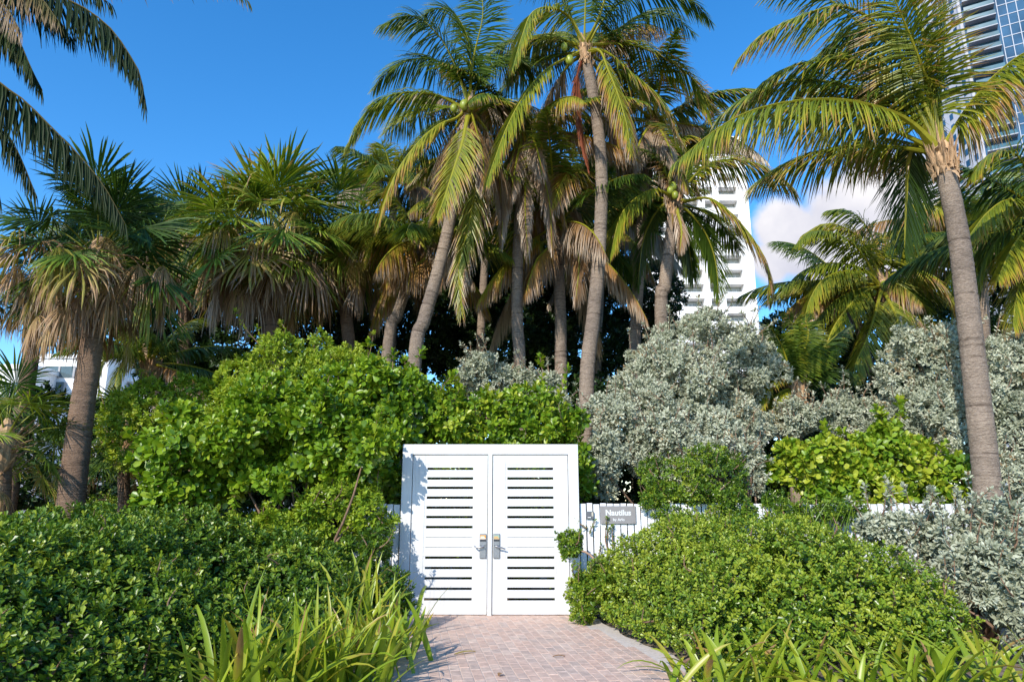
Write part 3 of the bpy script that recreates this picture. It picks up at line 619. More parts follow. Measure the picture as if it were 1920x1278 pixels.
for i, (u, v, n, L, lab) in enumerate([
    (1340, 1285, 34, .62, 'lily clump beside the sandy path edge at the lower right'),
    (1430, 1290, 34, .72, 'lily clump with arching pale blades below the dark hollow of the right hedge'),
    (1530, 1300, 34, .62, 'low lily clump at the bottom edge right of the hedge hollow'),
    (1620, 1305, 26, .7, 'lily clump with one long upright blade below the right hedge'),
    (1710, 1300, 30, .62, 'low lily clump at the foot of the right end of the hedge'),
    (1800, 1310, 28, .7, 'lily clump near the bare stems of the silver shrub'),
    (1890, 1300, 24, .78, 'lily clump with a tall curved blade in the lower right corner')]):
    lily(u, v, int(n * .8), L * .82, lab, 80 + i, el=(22, 74), bend=(1.0, 2.6), tint=(.42, .8), spread=.2)
rg = np.random.default_rng(77); g = at(1510, 1030, 9.9); g[2] = .7
t = thing('grass_tuft', 'thin upright grey green grass blades between the right hedge and the fence', 'grass', (g[0], g[1], 0)); mb = MB()
for k in range(9): blades(mb, (g[0] - .5 + .14 * k, g[1] - .1, .75), 6, rg, .95, .022, (62, 88), (.1, .5), (.2, .5), .06)
mb.build('foliage', M['lily'], t, True)

# ------------------------------------------------------------------ coconut palms
def frond_mesh(mb, P, rg, nl=78, Lm=.85, wl=.045, droop=1.1, tint=.3, tip=.3, r0=.035, ragged=.06, start=.19, rt=.6, folded=0):
    m = 26; P = spline(P, m); T = nrm(np.gradient(P, axis=0))
    tt = np.linspace(0, 1, m); mb.tube(P, r0 * (1 - tt) ** .8 + .004 + r0 * 1.3 * np.exp(-tt * 16), 6, t=rt, flat=.6)
    hz = P[-1] - P[0]; hz = np.array((hz[0], hz[1], 0.)); hz = nrm(hz) if np.linalg.norm(hz) > .3 else np.array((1., 0, 0)); s0 = np.cross(hz, (0, 0, 1.))
    if np.linalg.norm(P[-1][:2] - P[0][:2]) < .5: s0 = np.array((math.cos(rg.uniform(0, 6)), math.sin(rg.uniform(0, 6)), 0))
    f = np.linspace(start, .995, nl) + rg.normal(0, .004, nl); f = np.clip(f, start, 1)
    side = np.tile((-1., 1.), nl); f = np.repeat(f, 2) + rg.normal(0, .003, nl * 2); f = np.clip(f, 0, 1); keep = rg.random(nl * 2) > ragged; f = f[keep]; side = side[keep]; k = len(f)
    o = np.stack([np.interp(f, tt, P[:, j]) for j in range(3)], -1); t = nrm(np.stack([np.interp(f, tt, T[:, j]) for j in range(3)], -1))
    Sd = nrm(s0[None] - t * (t @ s0)[:, None]); N = np.cross(Sd, t); N = N * np.where(N[:, 2:] < -.2, 1, 1)
    N = np.where((np.cross(Sd, t)[:, 2:] < 0), -np.cross(Sd, t), np.cross(Sd, t))
    A = np.radians(72 - 46 * f + rg.normal(0, 5, k)); 
    d = nrm(t * np.cos(A)[:, None] + Sd * (side * np.sin(A))[:, None] * (1 - folded) + N * (.22 * rg.uniform(.3, 1.2, k))[:, None] * (1 - folded))
    hang = np.clip((droop - .5) * .75, 0, .95) * rg.uniform(.75, 1.25, k); d = nrm(d * (1 - .45 * hang)[:, None] + np.array((0, 0, -1.)) * hang[:, None])
    prof = np.interp(f, [0, start, .3, .55, .8, 1], [.45, .62, 1, 1, .72, .3]); ln = Lm * prof * rg.uniform(.85, 1.1, k); w_ = wl * np.interp(f, [0, .3, .8, 1], [.8, 1, .8, .5]) * rg.uniform(.8, 1.15, k)
    dr = droop * rg.uniform(.7, 1.3, k) * np.interp(f, [0, .4, 1], [1.1, 1, .75])
    g = np.array((0, 0, -1.)); p = o.copy(); V = []; TT = []; base = np.clip(tint + rg.normal(0, .035, k), 0, 1); tp = tip * rg.uniform(.1, 1.5, k) * (1 + .6 * f)
    wdir = nrm(t - d * np.sum(t * d, -1, keepdims=True) + N * .25)
    for q in range(4):
        fq = q / 3; ww = (w_ * (.65, 1, .78, .06)[q])[:, None]
        wv = nrm(wdir - d * np.sum(wdir * d, -1, keepdims=True))
        nn_ = np.cross(wv, d); V.append(p - wv * ww * .5); V.append(p + nn_ * ww * .30); V.append(p + wv * ww * .5); tv = np.clip(base + tp * max(0, fq - .25) ** 1.3 * 1.4, 0, 1); TT += [tv, np.clip(tv + .05, 0, 1), tv]
        p = p + d * (ln / 3)[:, None]; d = nrm(d + g * (dr * (.34, .22, .12, 0)[q])[:, None] + rg.normal(0, .045, (k, 3)))
    V = np.stack(V, 1).reshape(-1, 3); TT = np.stack(TT, 1).ravel()
    Q = np.array([(3 * a + c, 3 * a + c + 1, 3 * a + c + 4, 3 * a + c + 3) for a in range(3) for c in (0, 1)]); Q = (Q[None] + (np.arange(k) * 12)[:, None, None]).reshape(-1, 4)
    mb.add(V, Q, TT)
def arc(c, az, el, L, sag=.9, n=7):
    d = np.array((math.cos(R(az)) * math.cos(R(el)), math.sin(R(az)) * math.cos(R(el)), math.sin(R(el)))); p = np.array(c, float); P = [p.copy()]
    for i in range(n): p = p + d * L / n; P.append(p.copy()); d = nrm(d + np.array((0, 0, -1.)) * sag * 1.7 / n * (.35 + i / n))
    return P
def trunk_mesh(mb, P, r0, r1, rg, flare=.25, ring=.085, seg=14, fibrous=0):
    L = np.linalg.norm(np.diff(P, axis=0), axis=1).sum(); P = spline(P, max(6, int(L / ring) * 2)); m = len(P); P[1:-1] += (P[2:] - P[:-2]) * rg.uniform(-.2, .2, (m - 2, 1)); f = np.linspace(0, 1, m)
    r = r0 + (r1 - r0) * f + r0 * flare * np.exp(-f * L / .35); odd = np.arange(m) % 2
    j = rg.normal(0, .012, m); tn = np.where(odd, 0.05, .9) * 1.0
    am = rg.random(m); tn = np.clip(np.where(odd, .45 - .45 * am ** 2, rg.uniform(.4, 1, m)), 0, 1); tn = np.repeat(tn, seg) + rg.normal(0, .12, m * seg)
    r = r * (1 + np.where(odd, -.035 * am, .012) + j); mb.tube(P, r, seg, t=tn); return P
def palm(label, Y, trunk, r0, r1, fronds=(), rand=(), nuts=0, seed=1, group='coconut palms', tint=.30, tip=.2, nl=104, Lm=.95, wl=.035, droop=1.1, basez=0, boot=1.0, name='coconut_palm', yb=None, cat='palm tree', leafmat_='coco', nutspots=None, rr=.04):
    rg = np.random.default_rng(seed); n = len(trunk); P = [at(u, v, (Y if yb is None else yb + (Y - yb) * i / max(1, n - 1))) for i, (u, v) in enumerate(trunk)]
    if P[0][2] > basez + .05:
        d = P[0] - P[1]; g = P[0] + d / max(.3, -d[2]) * min(P[0][2] - basez, 1.2) * .7; P = [np.array((g[0], g[1], basez))] + P
    t = thing(name, label, cat, P[0], group); c = P[-1]; ax = nrm(P[-1] - P[-2])
    b = MB(); TP = trunk_mesh(b, P, r0, r1, rg); b.build('trunk', M['cocobark'], t, True)
    b = MB(); q = np.array([c - ax * .25, c - ax * .1, c + ax * .12, c + ax * .35, c + ax * .6]) 
    b.tube(spline(q, 10), np.interp(np.linspace(0, 1, 10), [0, .3, .5, .75, 1], [r1 * .95, r1 * 1.15 * boot, r1 * 1.1 * boot, r1 * .55, r1 * .15]) * rg.uniform(.88, 1.12, 10), 11)
    for _ in range(95):       # loose fibre flaps and old leaf bases
        az = rg.uniform(0, 6.28); o = c + np.array((math.cos(az), math.sin(az), 0)) * r1 * 1.02 * boot + ax * rg.uniform(-.25, .22); e = o + np.array((math.cos(az), math.sin(az), 0)) * rg.uniform(.01, .11) + np.array((0, 0, rg.uniform(-.3, .42)))
        b.tube([o - ax * .06, (o + e) / 2 + rg.normal(0, .015, 3), e], [.036, .028, .004], 5, flat=.22)
    b.build('crown_fibre', M['fibre'], t)
    def add(P_, **k):
        kk = dict(r0=rr, nl=nl, Lm=Lm, wl=wl, droop=droop, tint=tint + rg.normal(0, .05), tip=tip); mname = k.pop('mat', leafmat_); kk.update(k)
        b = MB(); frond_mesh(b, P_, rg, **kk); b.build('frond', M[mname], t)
    for fr in fronds:
        pts, dy = fr[0], fr[1]; k = dict(fr[2]) if len(fr) > 2 else {}
        mm = len(pts); W_ = [at(u, v, Y + dy * (i + 1) / mm) for i, (u, v) in enumerate(pts)]
        s = c + ax * rg.uniform(.0, .25) + nrm(W_[0] - c) * r1 * .5; k.setdefault('tint', tint) if tint > .45 else None; add([s] + W_, **k)
    for (az, el, L, k) in rand: add(arc(c + ax * .1, az, el, L, k.pop('sag', .9) if 'sag' in k else .9), **k)
    spots = nutspots if nutspots is not None else []
    for i in range(nuts):
        az = 3.5 + i * 1.1 + rg.uniform(-.3, .3)
        spots = list(spots) + [c + np.array((math.cos(az) * (r1 + .14), math.sin(az) * (r1 + .14), -.02 + rg.uniform(-.12, .1)))]
    for s in spots:
        b = MB(); sphere(b, s, np.array((.088, .088, .12)) * rg.uniform(.85, 1.1), nu=12, nv=8); b.build('coconut', M['nut'], t, True)
    return t
def spray(rg, n, el=(-30, 75), L=(3.0, 4.0), az=(0, 360), dry=.12, tint=(.12, .36)):
    out = []
    for i in range(n):
        a = az[0] + (az[1] - az[0]) * (i + rg.uniform(.1, .9)) / n; e = rg.uniform(*el); k = dict(tint=rg.uniform(*tint), sag=rg.uniform(.6, 1.1))
        if e < -5 or rg.random() < dry: k.update(tint=rg.uniform(.5, .95), tip=.4, droop=1.8)
        out.append((a, e, rg.uniform(*L), k))
    return out
rg = np.random.default_rng(5)
BR = dict(tint=.47, tip=.25)
palm('tall coconut palm in the middle with the straightest, highest crown cut by the top edge', 13.6, [(1100, 730), (1112, 600), (1123, 480), (1128, 330), (1118, 215), (1098, 105)], .17, .12,
     [([(1069, 34), (1032, 15), (998, 24), (979, 68), (961, 128)], -1.2, dict(tint=.42)), ([(1028, 128), (987, 173), (953, 233), (927, 300), (912, 345)], -1.6, dict(tint=.45)),
      ([(1125, 96), (1140, 130), (1158, 175), (1175, 233), (1183, 290)], -1.5, dict(tint=.52, tip=.5, droop=1.5)), ([(1137, 98), (1186, 139), (1238, 188), (1278, 265)], -.6, dict(tint=.4, tip=.45)),
      ([(1126, 84), (1178, 83), (1238, 105), (1300, 150), (1333, 222)], .5, dict(tint=.36, tip=.5)), ([(1126, 45), (1163, 5), (1220, -15), (1290, -2), (1333, 40)], .3, dict(tint=.2)),
      ([(1097, 30), (1100, -70), (1110, -150)], 1.0, {}), ([(1065, 20), (1030, -45), (960, -60), (905, -15)], .5, dict(tint=.3)), ([(1043, 72), (1000, 78), (968, 105), (950, 150)], 1.0, dict(tint=.4, tip=.4)),
      ([(1083, 140), (1081, 190), (1090, 260), (1103, 318)], -.5, dict(mat='red', tint=.3, Lm=.5, folded=.75, droop=.6, rt=.1)), ([(1150, 60), (1230, 20), (1300, 60)], 1.5, {}),
      ([(1120, 40), (1160, -60), (1230, -120)], -1, {}), ([(1060, 130), (1020, 210), (1005, 310)], 1.0, dict(tint=.8, tip=.3, droop=2)), ([(1120, 130), (1150, 210), (1165, 320)], 1.2, dict(tint=.75, tip=.3, droop=2))],
     spray(rg, 7, (0, 60), (3, 3.8), (20, 160), tint=(.25, .42)), seed=101, nutspots=[at(1068, 113, 13.3), at(1058, 88, 13.35)])
palm('coconut palm leaning right to left of centre, with green nuts and a yellowing lower frond', 13.4, [(778, 672), (795, 600), (818, 520), (840, 430), (858, 330), (878, 215)], .165, .11,
     [([(850, 115), (818, 62), (772, 30), (712, 48)], -.5, dict(tint=.30)), ([(882, 100), (863, 41), (838, 17), (806, 22), (780, 50)], .5, dict(tint=.3)), ([(842, 188), (808, 176), (761, 174), (722, 184), (684, 216), (650, 275)], -.6, dict(tint=.36)),
      ([(855, 222), (825, 233), (788, 263), (750, 312), (724, 368), (708, 424)], -1.0, dict(tint=.53, tip=.18)), ([(874, 232), (866, 270), (850, 320), (831, 376), (818, 408)], -1.6, dict(tint=.5, tip=.3)),
      ([(888, 110), (905, 30), (900, -40)], .2, {}), ([(900, 150), (940, 110), (985, 120), (1010, 165)], .8, dict(tint=.2)), ([(905, 200), (950, 190), (990, 225), (1010, 290)], .8, dict(tint=.3, tip=.5)),
      ([(892, 240), (905, 290), (908, 350)], -.8, dict(tint=.78, tip=.2, droop=2)), ([(860, 140), (800, 110), (740, 125), (700, 165)], .8, dict(tint=.25)), ([(896, 300), (880, 420), (860, 500), (866, 590)], -.6, dict(tint=.5, tip=.45, droop=1.4)),
      ([(915, 250), (935, 320), (940, 400)], .6, dict(tint=.85, droop=2)), ([(850, 250), (830, 320), (850, 400)], 1.0, dict(tint=.85, droop=2))],
     spray(rg, 5, (10, 60), (2.6, 3.4), (20, 160), tint=(.25, .42)), nuts=0, seed=102, nutspots=[at(870, 197, 13.15), at(886, 196, 13.12), at(851, 203, 13.2)])
palm('coconut palm whose straight trunk stands left of the tallest one and whose crown is lower', 15.6, [(1052, 700), (1051, 600), (1047, 500), (1043, 430)], .165, .13,
     [([(1020, 455), (968, 436), (919, 433), (863, 443), (828, 480)], -1, dict(tint=.42)), ([(1030, 460), (1005, 490), (985, 550)], -1.2, dict(tint=.7, droop=1.8)), ([(1060, 400), (1100, 350), (1090, 290)], .5, dict(tint=.4)), ([(1060, 440), (1085, 480), (1080, 560)], -1, dict(tint=.8, droop=2)),
      ([(1040, 370), (1010, 310), (960, 300), (920, 350)], -.5, dict(tint=.4)), ([(1055, 370), (1085, 320), (1060, 330), (1030, 400)], -1.5, dict(tint=.62, tip=.4))],
     spray(rg, 16, (-40, 70), (3, 3.6)), seed=103, tint=.2)
palm('coconut palm with orange-tipped fronds in front of the white hotel', 14.6, [(1240, 590), (1246, 540), (1254, 470), (1266, 390)], .175, .13,
     [([(1253, 365), (1231, 356), (1200, 366), (1165, 402), (1145, 475)], -.8, dict(tint=.42)), ([(1285, 350), (1319, 315), (1356, 300), (1400, 303), (1438, 318), (1475, 343), (1494, 368)], -.3, dict(tint=.36, tip=.5)),
      ([(1291, 376), (1325, 371), (1356, 387), (1394, 425), (1419, 459), (1438, 506), (1443, 560)], -.8, dict(tint=.46, tip=.55)), ([(1285, 392), (1316, 425), (1335, 465), (1344, 506), (1347, 553)], .3, dict(tint=.2)),
      ([(1278, 340), (1285, 290), (1260, 240), (1215, 225)], .6, dict(tint=.35, tip=.5)), ([(1250, 380), (1225, 405), (1205, 455), (1196, 535)], .6, dict(tint=.15)), ([(1255, 340), (1225, 290), (1185, 280), (1160, 320)], .3, dict(tint=.3)),
      ([(1285, 330), (1310, 260), (1340, 200)], .8, dict(tint=.3, tip=.5)), ([(1275, 400), (1290, 450), (1300, 520)], .5, dict(tint=.2, droop=2)), ([(1270, 395), (1278, 430), (1275, 470)], -.5, dict(tint=.82, droop=2, Lm=.5))],
     spray(rg, 5, (0, 50), (2.4, 3.0), (20, 160)), seed=104, nutspots=[at(1257, 357, 14.3), at(1266, 366, 14.25), at(1262, 350, 14.4), at(1282, 352, 14.4)])
palm('near coconut palm with a stout grey trunk at the right, reaching far left', 9.8, [(1856, 960), (1846, 860), (1830, 720), (1812, 560), (1795, 430), (1768, 300)], .195, .135,
     [([(1712, 233), (1663, 207), (1580, 188), (1490, 190), (1404, 210), (1336, 248), (1262, 308)], -.6, dict(tint=.44, tip=.25, droop=1.5, nl=125, Lm=1.05)), ([(1746, 176), (1731, 131), (1708, 71), (1686, 19), (1660, -40)], -.9, dict(tint=.44, nl=125, droop=1.0)),
      ([(1762, 170), (1769, 75), (1773, -10), (1780, -90)], -.3, dict(tint=.4)), ([(1715, 150), (1660, 60), (1590, 14), (1524, 22), (1430, 64), (1383, 112)], -.3, dict(tint=.4, tip=.35, nl=120)),
      ([(1696, 165), (1618, 118), (1543, 112), (1468, 131), (1415, 170), (1375, 215)], .5, dict(tint=.38, nl=120)), ([(1690, 195), (1600, 165), (1500, 150), (1400, 180), (1345, 225)], 1.2, dict(tint=.25)),
      ([(1805, 215), (1843, 165), (1881, 128), (1925, 98), (1990, 85)], -.7, dict(tint=.46, tip=.6, droop=1.7)), ([(1722, 268), (1705, 295), (1700, 355), (1696, 465)], .9, dict(tint=.08, tip=.1, droop=1.0)),
      ([(1740, 100), (1700, -20), (1620, -80), (1500, -60)], .6, dict(tint=.3)), 
      ([(1700, 120), (1620, 50), (1520, -20), (1440, -10)], .9, dict(tint=.3)), ([(1725, 130), (1680, 70), (1600, 60), (1530, 110), (1490, 180)], 1.2, dict(tint=.22))],
     spray(rg, 5, (25, 70), (3, 3.6), (85, 165), tint=(.28, .45)), seed=105, tint=.36, tip=.3, nl=112, Lm=1.0, wl=.032, boot=1.2, rr=.05)
palm('full round coconut palm standing in the gap right of the white hotel', 16.5, [(1716, 780), (1692, 695), (1674, 640), (1656, 545)], .17, .13,
     [([(1610, 468), (1565, 438), (1520, 434), (1490, 460)], -.5, dict(tint=.42)), ([(1637, 450), (1610, 408), (1580, 393), (1550, 395)], .3, dict(tint=.38)), ([(1629, 513), (1580, 509), (1543, 524), (1520, 558), (1510, 590)], -1, dict(tint=.48)),
      ([(1610, 501), (1543, 494), (1498, 513), (1468, 545)], .2, dict(tint=.4)), ([(1635, 540), (1603, 561), (1565, 610), (1545, 663), (1545, 700)], -1.2, dict(tint=.5)), ([(1648, 560), (1637, 600), (1623, 640), (1605, 680), (1600, 718)], -1.6, dict(tint=.52)),
      ([(1665, 560), (1680, 590), (1690, 630), (1690, 660)], -1.4, dict(tint=.5)), ([(1686, 509), (1730, 509), (1764, 531), (1783, 569), (1788, 615)], -.8, dict(tint=.44, tip=.4)), ([(1670, 505), (1697, 470), (1738, 440), (1792, 425)], .3, dict(tint=.38)),
      ([(1660, 480), (1690, 430), (1720, 410)], .6, {}), ([(1630, 470), (1590, 430), (1545, 420), (1505, 440)], .3, {}), ([(1620, 540), (1570, 560), (1530, 600)], -.2, dict(tint=.42)), ([(1690, 540), (1720, 580), (1735, 640)], .5, dict(tint=.25))],
     spray(rg, 4, (10, 65), (2.0, 2.5), (20, 160), tint=(.46, .54), dry=0), seed=106, tint=.52, tip=.1, nuts=4, droop=1.15, Lm=.9, nl=120)
palm('slim coconut palm behind the round one, only its leaning trunk clear', 18.0, [(1655, 770), (1630, 685), (1606, 600), (1590, 540)], .15, .11, [], spray(rg, 14, (-30, 70), (2.4, 3)), seed=107, tint=.25)
palm('short palm with a stubby orange fibre trunk beside the silver shrub', 13.6, [(1490, 800), (1492, 762), (1492, 745)], .15, .14,
     [([(1480, 690), (1462, 640), (1440, 610)], -.3, dict(tint=.3)), ([(1470, 715), (1445, 705), (1428, 730), (1420, 780)], -.6, dict(tint=.46)), ([(1500, 680), (1515, 630), (1510, 590)], 0, dict(tint=.3)), ([(1510, 700), (1545, 650), (1590, 610)], .3, dict(tint=.15)),
      ([(1515, 715), (1560, 690), (1600, 700)], .3, dict(tint=.1)), ([(1475, 730), (1455, 745), (1445, 790)], -.5, dict(tint=.5)), ([(1490, 680), (1490, 620), (1470, 585)], .3, dict(tint=.36))], spray(rg, 4, (20, 70), (1.2, 1.6), (20, 160)), seed=108, Lm=.5, boot=1.3)
palm('coconut palm mostly outside the right edge, fronds hanging into view beside the tower', 12.0, [(2010, 900), (2000, 700), (1985, 430)], .18, .13,
     [([(1945, 350), (1905, 290), (1855, 290), (1822, 330)], 0, dict(tint=.42)), ([(1940, 390), (1890, 375), (1850, 400), (1815, 445)], -.3, dict(tint=.44)), ([(1950, 420), (1915, 440), (1890, 480), (1872, 520)], -.5, dict(tint=.5)), ([(1960, 440), (1925, 490), (1905, 560), (1900, 610)], -.4, dict(tint=.48)),
      ([(1935, 420), (1870, 450), (1835, 520), (1830, 590)], .8, dict(tint=.3)), ([(2040, 330), (2100, 330)], 0, {})], spray(rg, 8, (-20, 60), (2.6, 3.2), (0, 180)), seed=109, tint=.35)
palm('dark coconut palm in the shade right of the near grey trunk', 17.0, [(1850, 800), (1845, 600), (1835, 440)], .16, .12, [([(1800, 420), (1760, 400), (1725, 420)], -.4, dict(tint=.35)), ([(1815, 470), (1800, 520), (1805, 580)], -.5, dict(tint=.3)), ([(1810, 390), (1780, 360)], 0, dict(tint=.45))], spray(rg, 16, (-30, 70), (2.6, 3.2)), seed=110, tint=.25)
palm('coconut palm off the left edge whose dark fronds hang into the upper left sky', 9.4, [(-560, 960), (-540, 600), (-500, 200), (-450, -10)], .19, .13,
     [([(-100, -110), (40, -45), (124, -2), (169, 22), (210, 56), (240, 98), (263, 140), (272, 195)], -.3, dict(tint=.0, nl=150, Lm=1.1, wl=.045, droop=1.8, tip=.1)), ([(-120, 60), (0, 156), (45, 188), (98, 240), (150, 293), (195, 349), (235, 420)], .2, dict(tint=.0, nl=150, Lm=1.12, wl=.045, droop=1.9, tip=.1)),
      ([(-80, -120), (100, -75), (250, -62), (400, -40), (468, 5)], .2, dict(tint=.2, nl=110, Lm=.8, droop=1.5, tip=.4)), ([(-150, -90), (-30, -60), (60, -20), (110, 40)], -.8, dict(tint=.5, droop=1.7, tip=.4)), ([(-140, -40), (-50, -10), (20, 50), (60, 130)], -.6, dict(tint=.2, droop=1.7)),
      ([(-180, 60), (-90, 150), (-30, 260), (0, 380)], .2, dict(tint=.2, droop=1.6)), ([(-150, -60), (-70, -50), (0, 0), (40, 60)], -1.0, dict(tint=.75, droop=1.9, tip=.3)), ([(-120, -100), (0, -50), (80, 0), (140, 80)], .3, dict(tint=.05, nl=140, droop=1.8)), ([(-120, -30), (-40, 10), (30, 80), (80, 170)], .4, dict(tint=.05, nl=130, droop=1.8)), ([(-130, 80), (-60, 160), (20, 260), (70, 370)], .5, dict(tint=.05, nl=130, droop=1.8)), ([(-110, -120), (20, -90), (140, -40), (210, 10)], .4, dict(tint=.1, nl=130, droop=1.7))], spray(rg, 6, (0, 60), (3, 3.6), (100, 180)) + spray(rg, 4, (0, 60), (2.6, 3.2), (190, 290)), seed=111, tint=.16, tip=.2, leafmat_='coco_shade')  # last spray: unseen sun-side fronds added to shade the hanging ones
palm('shadowed coconut palm with a curved trunk behind the leaning nut palm', 15.5, [(728, 650), (745, 590), (768, 520), (785, 455)], .16, .12,
     [([(815, 430), (845, 425), (870, 450)], -.4, dict(tint=.46)), ([(750, 440), (715, 440), (690, 475)], -.3, dict(tint=.4)), ([(770, 480), (745, 490), (725, 530)], -1, dict(tint=.65, droop=1.7)), ([(800, 480), (770, 500), (735, 500)], -1.2, dict(tint=.72, droop=1.7)), ([(760, 400), (730, 360), (700, 370)], .0, dict(tint=.4))], spray(rg, 14, (-35, 65), (2.4, 3)), seed=112, tint=.2)
palm('coconut palm behind the gap between the two tallest crowns, heavy with brown dead fronds', 14.8, [(975, 700), (970, 600), (972, 450), (985, 250)], .15, .12, [([(960, 300), (945, 380), (940, 460)], -1, dict(tint=.85, droop=2)), ([(1010, 300), (1030, 380), (1035, 470)], -1, dict(tint=.82, droop=2)), ([(985, 320), (985, 400), (990, 480)], -1.2, dict(tint=.88, droop=2))],
     spray(rg, 12, (-20, 60), (2.8, 3.4), dry=.2) + spray(rg, 11, (-80, -35), (2.4, 3.2), dry=1), seed=113, Lm=.75, tint=.18, tip=.5)
palm('coconut palm behind the tallest trunk on its right, with brown fraying fronds', 15.4, [(1190, 700), (1195, 560), (1205, 400), (1225, 235)], .15, .12, [([(1270, 210), (1310, 170), (1335, 210)], -.5, dict(tint=.45, tip=.5)), ([(1260, 260), (1300, 260), (1325, 320)], -.5, dict(tint=.4, tip=.5)), ([(1240, 280), (1255, 340), (1262, 420)], -1, dict(tint=.8, droop=2))],
     spray(rg, 11, (-20, 60), (2.6, 3.2), dry=.2) + spray(rg, 9, (-80, -35), (2.2, 2.8), dry=1), seed=114, Lm=.75, tint=.2, tip=.5)
palm('small sunlit coconut palm peeping out left of the yellowing frond', 19, [(735, 640), (735, 500), (738, 345)], .14, .11, [([(715, 310), (700, 290), (680, 330)], -.4, dict(tint=.46)), ([(750, 300), (770, 280), (800, 300)], 0, dict(tint=.44)), ([(725, 290), (715, 270)], 0, dict(tint=.46))], spray(rg, 14, (-20, 70), (2.0, 2.6)), seed=115, tint=.4)
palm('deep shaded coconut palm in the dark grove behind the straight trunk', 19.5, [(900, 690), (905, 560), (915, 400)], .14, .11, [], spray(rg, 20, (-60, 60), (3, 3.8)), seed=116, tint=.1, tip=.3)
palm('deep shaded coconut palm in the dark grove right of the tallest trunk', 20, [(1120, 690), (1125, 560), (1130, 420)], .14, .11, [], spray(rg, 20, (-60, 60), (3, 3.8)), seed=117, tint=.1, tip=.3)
palm('feathery small palm behind the left fan palm trunk with fine drooping leaves', 15.0, [(300, 780), (292, 745), (280, 690)], .17, .16, [([(250, 640), (215, 640), (190, 690), (185, 740)], -.6, dict(tint=.4)), ([(260, 660), (225, 690), (210, 760)], -.8, dict(tint=.42)), ([(260, 640), (230, 600), (200, 620)], 0, dict(tint=.36))], spray(rg, 14, (-10, 70), (1.8, 2.3)), seed=118, tint=.4, Lm=.5, wl=.025, droop=1.2, nl=90, group='feather palms', name='feather_palm')

# ------------------------------------------------------------------ fan palms
def fan_mesh(mb, c, az, el, pet, Rf, rg, tint=.35, dead=0., nseg=54, spread=148, droop=.5):
    P = np.array(arc(c, az, el, pet, .55 if dead < .5 else 1.3, 6)); d = nrm(P[-1] - P[-2]); mb.tube(P, np.linspace(.022, .012, 7), 5, t=.62 if dead < .5 else .85, flat=.6)
    H = P[-1]; g = np.array((0, 0, -1.)); A = nrm(d + g * (.25 + 1.5 * dead)); side = np.cross(d, (0, 0, 1.)); side = nrm(side) if np.linalg.norm(side) > .15 else np.array((math.cos(az + 1), math.sin(az + 1), 0)); side = nrm(side + rg.normal(0, .32, 3)); side = nrm(side - A * (A @ side)); N = np.cross(side, A)
    if N[2] < 0: N = -N
    th = np.radians(np.linspace(-spread, spread, nseg)) * (1 - .55 * dead); dth = th[1] - th[0]; k = nseg
    D = A[None] * np.cos(th)[:, None] + side[None] * np.sin(th)[:, None] + N[None] * (-.18 * np.abs(np.sin(th)))[:, None]; D = nrm(D); Wd = -A[None] * np.sin(th)[:, None] + side[None] * np.cos(th)[:, None]
    Rr = Rf * (.78 + .22 * np.cos(th)) * rg.uniform(.82, 1.08, k) * np.where(rg.random(k) < .1, rg.uniform(.5, .8, k), 1); rows = [.03, .28, .52, .70, .86, 1.0]; p = np.tile(H, (k, 1)); V = []; T = []; dd = D.copy(); base = np.clip(tint + rg.normal(0, .03, k), 0, 1); tp = rg.uniform(.0, 1.0, k) ** 1.6 * .5 * (1 if dead < .5 else .4); prev = 0
    dr = droop * rg.uniform(.4, 1.6, k) + 1.6 * dead + (rg.random(k) < .06 + .14 * dead) * rg.uniform(1, 3, k); dd = nrm(dd + rg.normal(0, .06 + .16 * dead, (k, 3)))
    for q, r_ in enumerate(rows):
        p = p + dd * (Rr * (r_ - prev))[:, None]; prev = r_
        full = 2 * Rr * r_ * math.tan(abs(dth) / 2)
        w_ = full if r_ <= .53 else (2 * Rr * .52 * math.tan(abs(dth) / 2)) * (.8, .5, .04)[q - 3]
        w_ = w_ * (1 - .55 * dead) ; fold = w_ * (.32 if dead < .5 else .7)
        V += [p - Wd * (w_ / 2)[:, None], p + N[None] * fold[:, None], p + Wd * (w_ / 2)[:, None]]
        tv = np.clip(base + tp * max(0, r_ - .45) * 1.6, 0, 1); T += [tv, tv, tv]
        if q >= 2 or dead > .4: dd = nrm(dd + g * (dr * .32)[:, None] + rg.normal(0, .05, (k, 3)))
    V = np.stack(V, 1).reshape(-1, 3); T = np.stack(T, 1).ravel()
    Q = np.array([(3 * q + a, 3 * q + a + 1, 3 * q + a + 4, 3 * q + a + 3) for q in range(5) for a in (0, 1)]); Q = (Q[None] + (np.arange(k) * 18)[:, None, None]).reshape(-1, 4)
    mb.add(V, Q, T)
